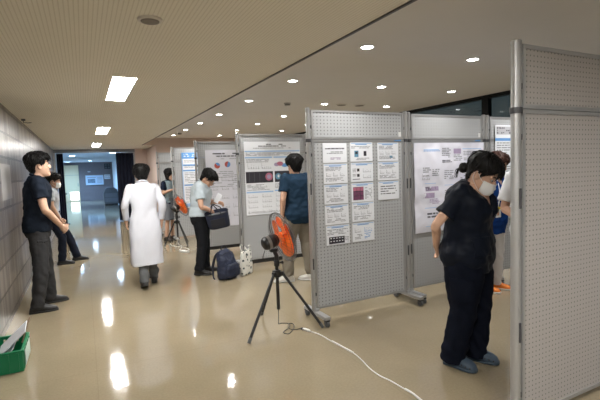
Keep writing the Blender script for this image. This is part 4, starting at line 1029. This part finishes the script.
    def patch(name, pred, off, mt, par=None):
        """a pocket or panel: the garment's own faces inside a region, lifted off it and given thickness"""
        src = par.data; keep = [p for p in src.polygons if pred(p.center, p.normal)]
        if not keep: return None
        ids = sorted({v for p in keep for v in p.vertices}); mp = {v: i for i, v in enumerate(ids)}; N = len(ids)
        vs = [src.vertices[v].co + src.vertices[v].normal * off for v in ids] + [src.vertices[v].co - src.vertices[v].normal * .002 for v in ids]
        fs = [tuple(mp[v] for v in p.vertices) for p in keep]; ec = {}
        for f_ in fs:
            for a, b in zip(f_, f_[1:] + f_[:1]): ec[tuple(sorted((a, b)))] = ec.get(tuple(sorted((a, b))), 0) + 1
        al = fs + [tuple(N + i for i in reversed(f_)) for f_ in fs] + [(a, b, N + b, N + a) for (a, b), k in ec.items() if k == 1]
        return MB().add(vs, al).build(name, mt, par, True)
    # ---- shoes
    sh = dict(color=(.02, .02, .02), sole=(.02, .02, .02), kind='shoe'); sh.update(shoes or {})
    sm = mat('shoe_%d' % seed, sh['color'], sh.get('rough', .5)); so = mat('sole_%d' % seed, sh['sole'], .6)
    for sd in (-1, 1):
        h_, k_, a_, yw, fp = legs[sd]; fd = V((math.cos(yw), math.sin(yw), 0)); sdv = V((-fd.y, fd.x, 0)); fp_ = fp
        base = V((a_.x, a_.y, 0)); rot = Matrix.Rotation(fp_, 3, sdv); piv = base + fd * .12
        def PT(q): return piv + rot @ (q - piv)
        fs_ = (K * .5 + .5) * (.92 if female else 1.0); secs = []; ssec = []
        croc = sh['kind'] == 'clog'; hh_ = sh.get('hh', 1.15)
        L1 = [(-.085, .020, .030), (-.075, .032, .055), (-.05, .038, .085), (0, .040, .092), (.05, .043, .074), (.10, .048, .056), (.145, .046, .046), (.175, .034, .036), (.19, .016, .022)]
        if croc: L1 = [(-.085, .022, .020), (-.075, .036, .034), (-.05, .042, .05), (0, .045, .060), (.04, .048, .078), (.09, .055, .072), (.14, .055, .058), (.172, .044, .042), (.188, .022, .024)]
        for x_, hw_, h in L1:
            secs.append((PT(base + fd * x_ * fs_ + V((0, 0, h * hh_ * .5 + .004))), sdv, rot @ V((0, 0, 1)), hw_ * fs_, h * hh_ * .5))
            ssec.append((PT(base + fd * x_ * 1.03 * fs_ + V((0, 0, .012))), sdv, rot @ V((0, 0, 1)), hw_ * 1.07 * fs_, .0115))
        m = MB(); m.ell_loft(secs, 20, 2.5); me = m.mesh('shoe'); s1 = link('shoe' if not croc else 'clog', me, sm, body, True)
        m = MB(); m.ell_loft(ssec, 20, 4.0); m.build('sole', so, s1, 50)
        if croc:
            hb = MB()
            for i in range(4):
                for sgn in (-1, 1):
                    x_ = .05 + i * .03; hb.ball(PT(base + fd * x_ + sdv * sgn * (.040 + .006 * math.sin(i)) + V((0, 0, .052 - i * .006))), .0075, n=8)
            hb.build('hole', BLACKP, s1, True)
            MB().tube([PT(base + fd * .02 + sdv * .046 + V((0, 0, .055))), PT(base - fd * .05 + sdv * .045 + V((0, 0, .06))), PT(base - fd * .088 + V((0, 0, .062))), PT(base - fd * .05 - sdv * .045 + V((0, 0, .06))), PT(base + fd * .02 - sdv * .046 + V((0, 0, .055)))], .006, 8, 5).build('heel_strap', sm, s1, True)
            for sgn in (-1, 1): MB().ball(PT(base + fd * .02 + sdv * sgn * .050 + V((0, 0, .055))), .008, n=10).build('rivet', PAPER, s1, True)
        elif sh.get('lace'):
            lc = MB()
            for i in range(4): x_ = .05 + i * .02; zz = .078 - i * .0085; lc.tube([PT(base + fd * x_ + sdv * .022 + V((0, 0, zz - .006))), PT(base + fd * x_ + V((0, 0, zz + .004))), PT(base + fd * x_ - sdv * .022 + V((0, 0, zz - .006)))], .003, 6, 3)
            lc.build('laces', mat('lace_%d' % seed, sh['lace'], .6), s1, True)
    return dict(body=body, top=to, bottom=bo, patch=patch, tm=tm, bm=bmat, fr=fr, K=K, HW=HW, arms=arms, legs=legs)

NAVYC = (.014, .019, .030)
# man leaning by the tiled wall
A = person('person in a navy polo shirt standing by the tiled wall, hands clasped in front', (-.50, 5.72), 6, Ht=1.81, lean=2, hunch=8, head=(-6, 2), seed=1, skin=SKIN2,
    armR=((.075, -.265, 1.175), (.225, -.085, .965)), armL=((.07, .265, 1.175), (.225, .07, .96)), handR=dict(d=(.55, .55, -.62), n=(-.3, .8, .2), curl=.55), handL=dict(d=(.50, -.55, -.66), n=(-.4, -.75, .1), curl=.55),
    legR=((.0, -.13, .50), (-.06, -.125, .09), -4), legL=((.06, .14, .50), (.075, .22, .09), 6), girth=.98,
    top=dict(kind='polo', color=NAVYC, hem=.87, sleeve=.62, ease=.026, cuff=1.16), bottom=dict(color=(.045, .045, .047), slim=1.02, ease=.016, vary=.7), shoes=dict(color=(.012, .012, .013), sole=(.015, .015, .015), lace=(.02, .02, .02), hh=1.3))
A['patch']('pocket_flap', lambda c, n: -.02 < c.x < .10 and c.y < -.10 and .80 < c.z < .825, .005, A['bm'], A['bottom'])
# masked person behind him
A = person('person in a pale grey shirt and white face mask leaning on the wall farther along', (-.515, 8.62), 2, Ht=1.66, drop=-.065, lean=-4, hunch=14, head=(8, 0), seed=2, mask=True,
    armR=((.0, -.23, 1.04), (.10, -.17, .80)), armL=((.0, .23, 1.04), (.10, .15, .80)),
    legR=((.12, -.12, .46), (.10, -.14, .085), -6), legL=((.22, .10, .45), (.33, .10, .085), 4),
    top=dict(kind='shirt', color=(.40, .42, .45), hem=.90, sleeve=.7, ease=.018), bottom=dict(color=(.018, .022, .035)), shoes=dict(color=(.010, .010, .011)))
# white coat, seen from behind
A = person('person in a long white lab coat walking away down the corridor', (.705, 6.08), 88, Ht=1.655, lean=3, hunch=12, head=(14, 0), seed=3,
    armR=((-.02, -.235, 1.13), (.045, -.225, .88)), armL=((-.03, .235, 1.13), (.05, .23, .91)), shw=.165,
    legR=((.14, -.08, .48), (.20, -.095, .085), -4), legL=((-.01, .06, .47), (-.16, .055, .105), 2, .30),
    top=dict(kind='coat', color=(.59, .60, .66), hem=.325, hemw=.215, hemd=.20, sleeve=1.93, ease=.018, cuff=.88, vary=.97), bottom=dict(color=(.12, .125, .13), slim=1.0, ease=.0), shoes=dict(color=(.012, .012, .012)))
# far woman
PRT = mat('vest_print', (.34, .45, .50), .7, var=(45, .35))
A = person('person with a dark bob, navy cardigan and grey skirt standing far back', (1.70, 10.02), -48, Ht=1.62, lean=2, hunch=8, head=(6, 0), seed=4, female=True, hair='bob', vox=.007,
    armR=((.02, -.225, 1.09), (.21, -.11, 1.16)), armL=((.02, .225, 1.09), (.21, .06, 1.15)), handR=dict(d=(.8, .5, .1), n=(0, .5, -.4)), handL=dict(d=(.8, -.5, .1), n=(0, -.5, -.4)),
    top=dict(kind='cardigan', color=(.014, .020, .04), hem=.86, sleeve=.75, ease=.016), bottom=dict(kind='skirt', color=(.17, .18, .20), hem=.50), shoes=dict(color=(.05, .035, .03)))
A['patch']('print_vest', lambda c, n: c.x > -.01 and n.x > .05 and c.z < 1.36 and abs(c.y) < .155 and c.z > .87, .004, PRT, A['top'])
# man with the bag
A = person('person in glasses and light blue shirt looking down into a navy bag', (1.53, 6.37), -26, Ht=1.62, lean=2, hunch=18, head=(44, -4), neck=.2, seed=5, glasses=True,
    armR=((.075, -.255, 1.03), (.225, -.085, .925)), armL=((.11, .235, 1.06), (.255, .08, 1.06)), handR=dict(d=(.7, .35, -.6), n=(.2, .6, -.5), curl=.5), handL=dict(d=(.75, -.25, -.2), n=(.1, -.7, -.6), curl=1.0), girth=1.1,
    legR=((.03, -.09, .48), (-.03, -.105, .085), -10), legL=((.03, .10, .48), (.02, .12, .085), 14),
    top=dict(kind='shirt', color=(.50, .57, .62), hem=.93, sleeve=.66, ease=.032, cuff=1.2, vary=.93), bottom=dict(color=(.014, .015, .018), ease=.018, slim=1.06), shoes=dict(color=(.010, .010, .010)))
MB().ell_loft([(A['fr'](z)[0], V((0, 1, 0)), V((1, 0, 0)), .172 * A['K'] + .030, .118 * A['K'] + .030) for z in (.975, 1.012)], 36, 2.3).build('belt', BLACKP, A['bottom'], 40)
PT_bag = A
# man before the scan poster, from behind
A = person('person in a navy T-shirt and khaki trousers seen from behind at the scan poster', (2.565, 5.17), 100, Ht=1.71, lean=0, hunch=8, head=(4, -8), seed=6,
    armL=((-.02, .25, 1.14), (.05, .225, .92)), armR=((-.02, -.25, 1.14), (.05, -.225, .92)),
    legL=((.08, .12, .48), (.06, .16, .085), 62), legR=((-.03, -.11, .48), (-.10, -.13, .095), 40), girth=1.05,
    top=dict(kind='tshirt', color=(.016, .035, .062), hem=.795, sleeve=.68, ease=.030, cuff=1.2), bottom=dict(color=(.22, .195, .155), slim=1.18, hem=.085), shoes=dict(color=(.66, .64, .60), sole=(.7, .7, .68), lace=(.6, .6, .58)))
# woman in scrubs
A = person('person in black scrubs and a white mask, head bowed and hands behind the back', (2.53, 2.265), -66, Ht=1.63, lean=0, hunch=16, head=(31, -2), hs=1.08, neck=.05, neckf=0.0, seed=7, female=True, hair='bun', skin=SKIN2, mask=True, vox=.005, girth=1.28, belly=.02, shw=.185,
    armR=((-.13, -.275, 1.09), (-.205, -.095, .90)), armL=((-.13, .275, 1.09), (-.19, .07, .90)), handR=dict(d=(-.05, .62, -.72), n=(-.75, -.2, .2), curl=.5), handL=dict(d=(-.1, -.72, -.5), n=(.8, -.1, 0), curl=.6),
    legR=((.0, -.10, .47), (-.075, -.105, .085), -6), legL=((.05, .09, .47), (.02, .085, .085), 6),
    top=dict(kind='scrub', color=(.0075, .0105, .019), hem=.77, sleeve=.72, ease=.028, cuff=1.10, cuffend=1.28, vneck=.20, rough=.5, spec=.1, flare=.05), bottom=dict(color=(.007, .009, .017), slim=1.42, ease=.018, hem=.035), shoes=dict(kind='clog', color=(.055, .085, .125), sole=(.045, .07, .10), rough=.6))
A['patch']('pocket', lambda c, n: c.x > .0 and -.20 < c.y < -.06 and .86 < c.z < 1.0 and n.x > -.1, .006, A['tm'], A['top'])
A['patch']('chest_pocket', lambda c, n: c.x > .03 and .04 < c.y < .13 and 1.15 < c.z < 1.27 and n.x > .1, .005, A['tm'], A['top'])
A['patch']('thigh_pocket', lambda c, n: c.y < -.10 and -.06 < c.x < .10 and .52 < c.z < .70, .006, A['bm'], A['bottom'])
# person in blue top behind her
A = person('person in a royal blue top with a yellow badge, white trousers and orange shoes', (4.25, 3.45), -88, Ht=1.62, hunch=10, head=(12, 10), seed=8, female=True, hair='bob', hairm=HAIRB,
    armR=((-.09, -.22, 1.09), (-.10, -.17, .86)), armL=((-.09, .22, 1.09), (-.10, .17, .86)),
    legR=((.02, -.085, .47), (-.02, -.10, .085), 24), legL=((.02, .085, .47), (-.02, .10, .085), 30),
    top=dict(kind='scrub', color=(.010, .045, .20), hem=.74, sleeve=.7, ease=.034, cuff=1.1, vneck=.12), bottom=dict(color=(.68, .67, .68), slim=1.02, vary=.95), shoes=dict(color=(.85, .24, .03), sole=(.75, .72, .68), lace=(.85, .55, .1)))
bd = MB().box((.185, -.135, .96), (.006, .085, .12), bev=.002).build('name_badge', PAPER, A['body']); MB().box((.189, -.135, 1.005), (.003, .080, .028)).build('yellow_strip', mat('badge_yellow', (.75, .60, .05), .5), bd)
MB().box((.189, -.145, .945), (.003, .032, .045)).build('photo', SKIN, bd)
MB().tube([(.10, -.05, 1.34), (.175, -.10, 1.20), (.185, -.13, 1.02)], .004, 6, 4).build('lanyard', PAPER, bd, True)
# person in white at the edge of the near panel
A = person('person in a white tunic half hidden behind the near panel, elbow bent', (3.60, 2.47), -140, Ht=1.68, hunch=10, head=(20, 0), seed=9, 
    armR=((.02, -.245, 1.10), (.20, -.12, 1.0)), armL=((.02, .245, 1.10), (.20, .12, 1.0)),
    top=dict(kind='scrub', color=(.74, .75, .78), hem=.74, sleeve=.78, ease=.034, cuff=1.22, vneck=.08, vary=.96), bottom=dict(color=(.68, .68, .70)), shoes=dict(color=(.7, .7, .7), sole=(.7, .7, .7)))

# open navy bag held by the man in glasses
t = empty('shoulder_bag', (1.755, 6.14, .705), 'open navy shoulder bag held up by the person in glasses', 'bag', rz=R(-20)); t.rotation_euler.y = R(-9); t.rotation_euler.x = R(20)
def bag_ring(z, hw, hd, n=36, e=2.8): 
    r = []
    for j in range(n):
        a = 2 * PI * j / n; c, s = math.cos(a), math.sin(a); r.append(V((math.copysign(abs(c) ** (2 / e), c) * hw, math.copysign(abs(s) ** (2 / e), s) * hd, z)))
    return r
m = MB(); m.loft([bag_ring(z, a, b) for z, a, b in ((.0, .135, .05), (.01, .152, .065), (.08, .162, .078), (.17, .165, .085), (.245, .168, .092), (.252, .165, .088), (.245, .160, .084), (.16, .156, .078), (.03, .145, .062))])
me = m.mesh('bag_body'); displace(me, lambda c, n: V((0, .010 * noise.noise(c * 11), 0))); link('bag_body', me, NAVY, t, True)
MB().tube([bag_ring(.250, .168, .091)[i % 36] for i in range(37)], .006, 8).build('rim', NAVYD, t, True)
MB().loft([bag_ring(.20, .154, .078), bag_ring(.205, .154, .078)]).build('lining', mat('lining_grey', (.12, .125, .135), .7, bump=(30, .6, .02)), t)
for sy in (-1, 1): MB().tube([(-.075, sy * .088, .22), (-.07, sy * .085, .29), (-.045, sy * .045, .355), (-.02, sy * .02, .375), (.01, sy * .045, .34), (.06, sy * .085, .28), (.075, sy * .088, .22)], .0075, 8, 5).build('handle', NAVYD, t, True)
o = MB().box((0, -.097, .12), (.20, .010, .13), bev=.004).build('outer_pocket', NAVYD, t)
ph = MB().box((0, 0, 0), (.075, .009, .15), bev=.004).build('folded_paper', PAPER, None, False, (1.79, 6.30, 1.12)); ph.rotation_euler = (R(8), R(32), R(-20)); tag(ph, 'small pale folded paper in the hand above the navy bag', 'paper')
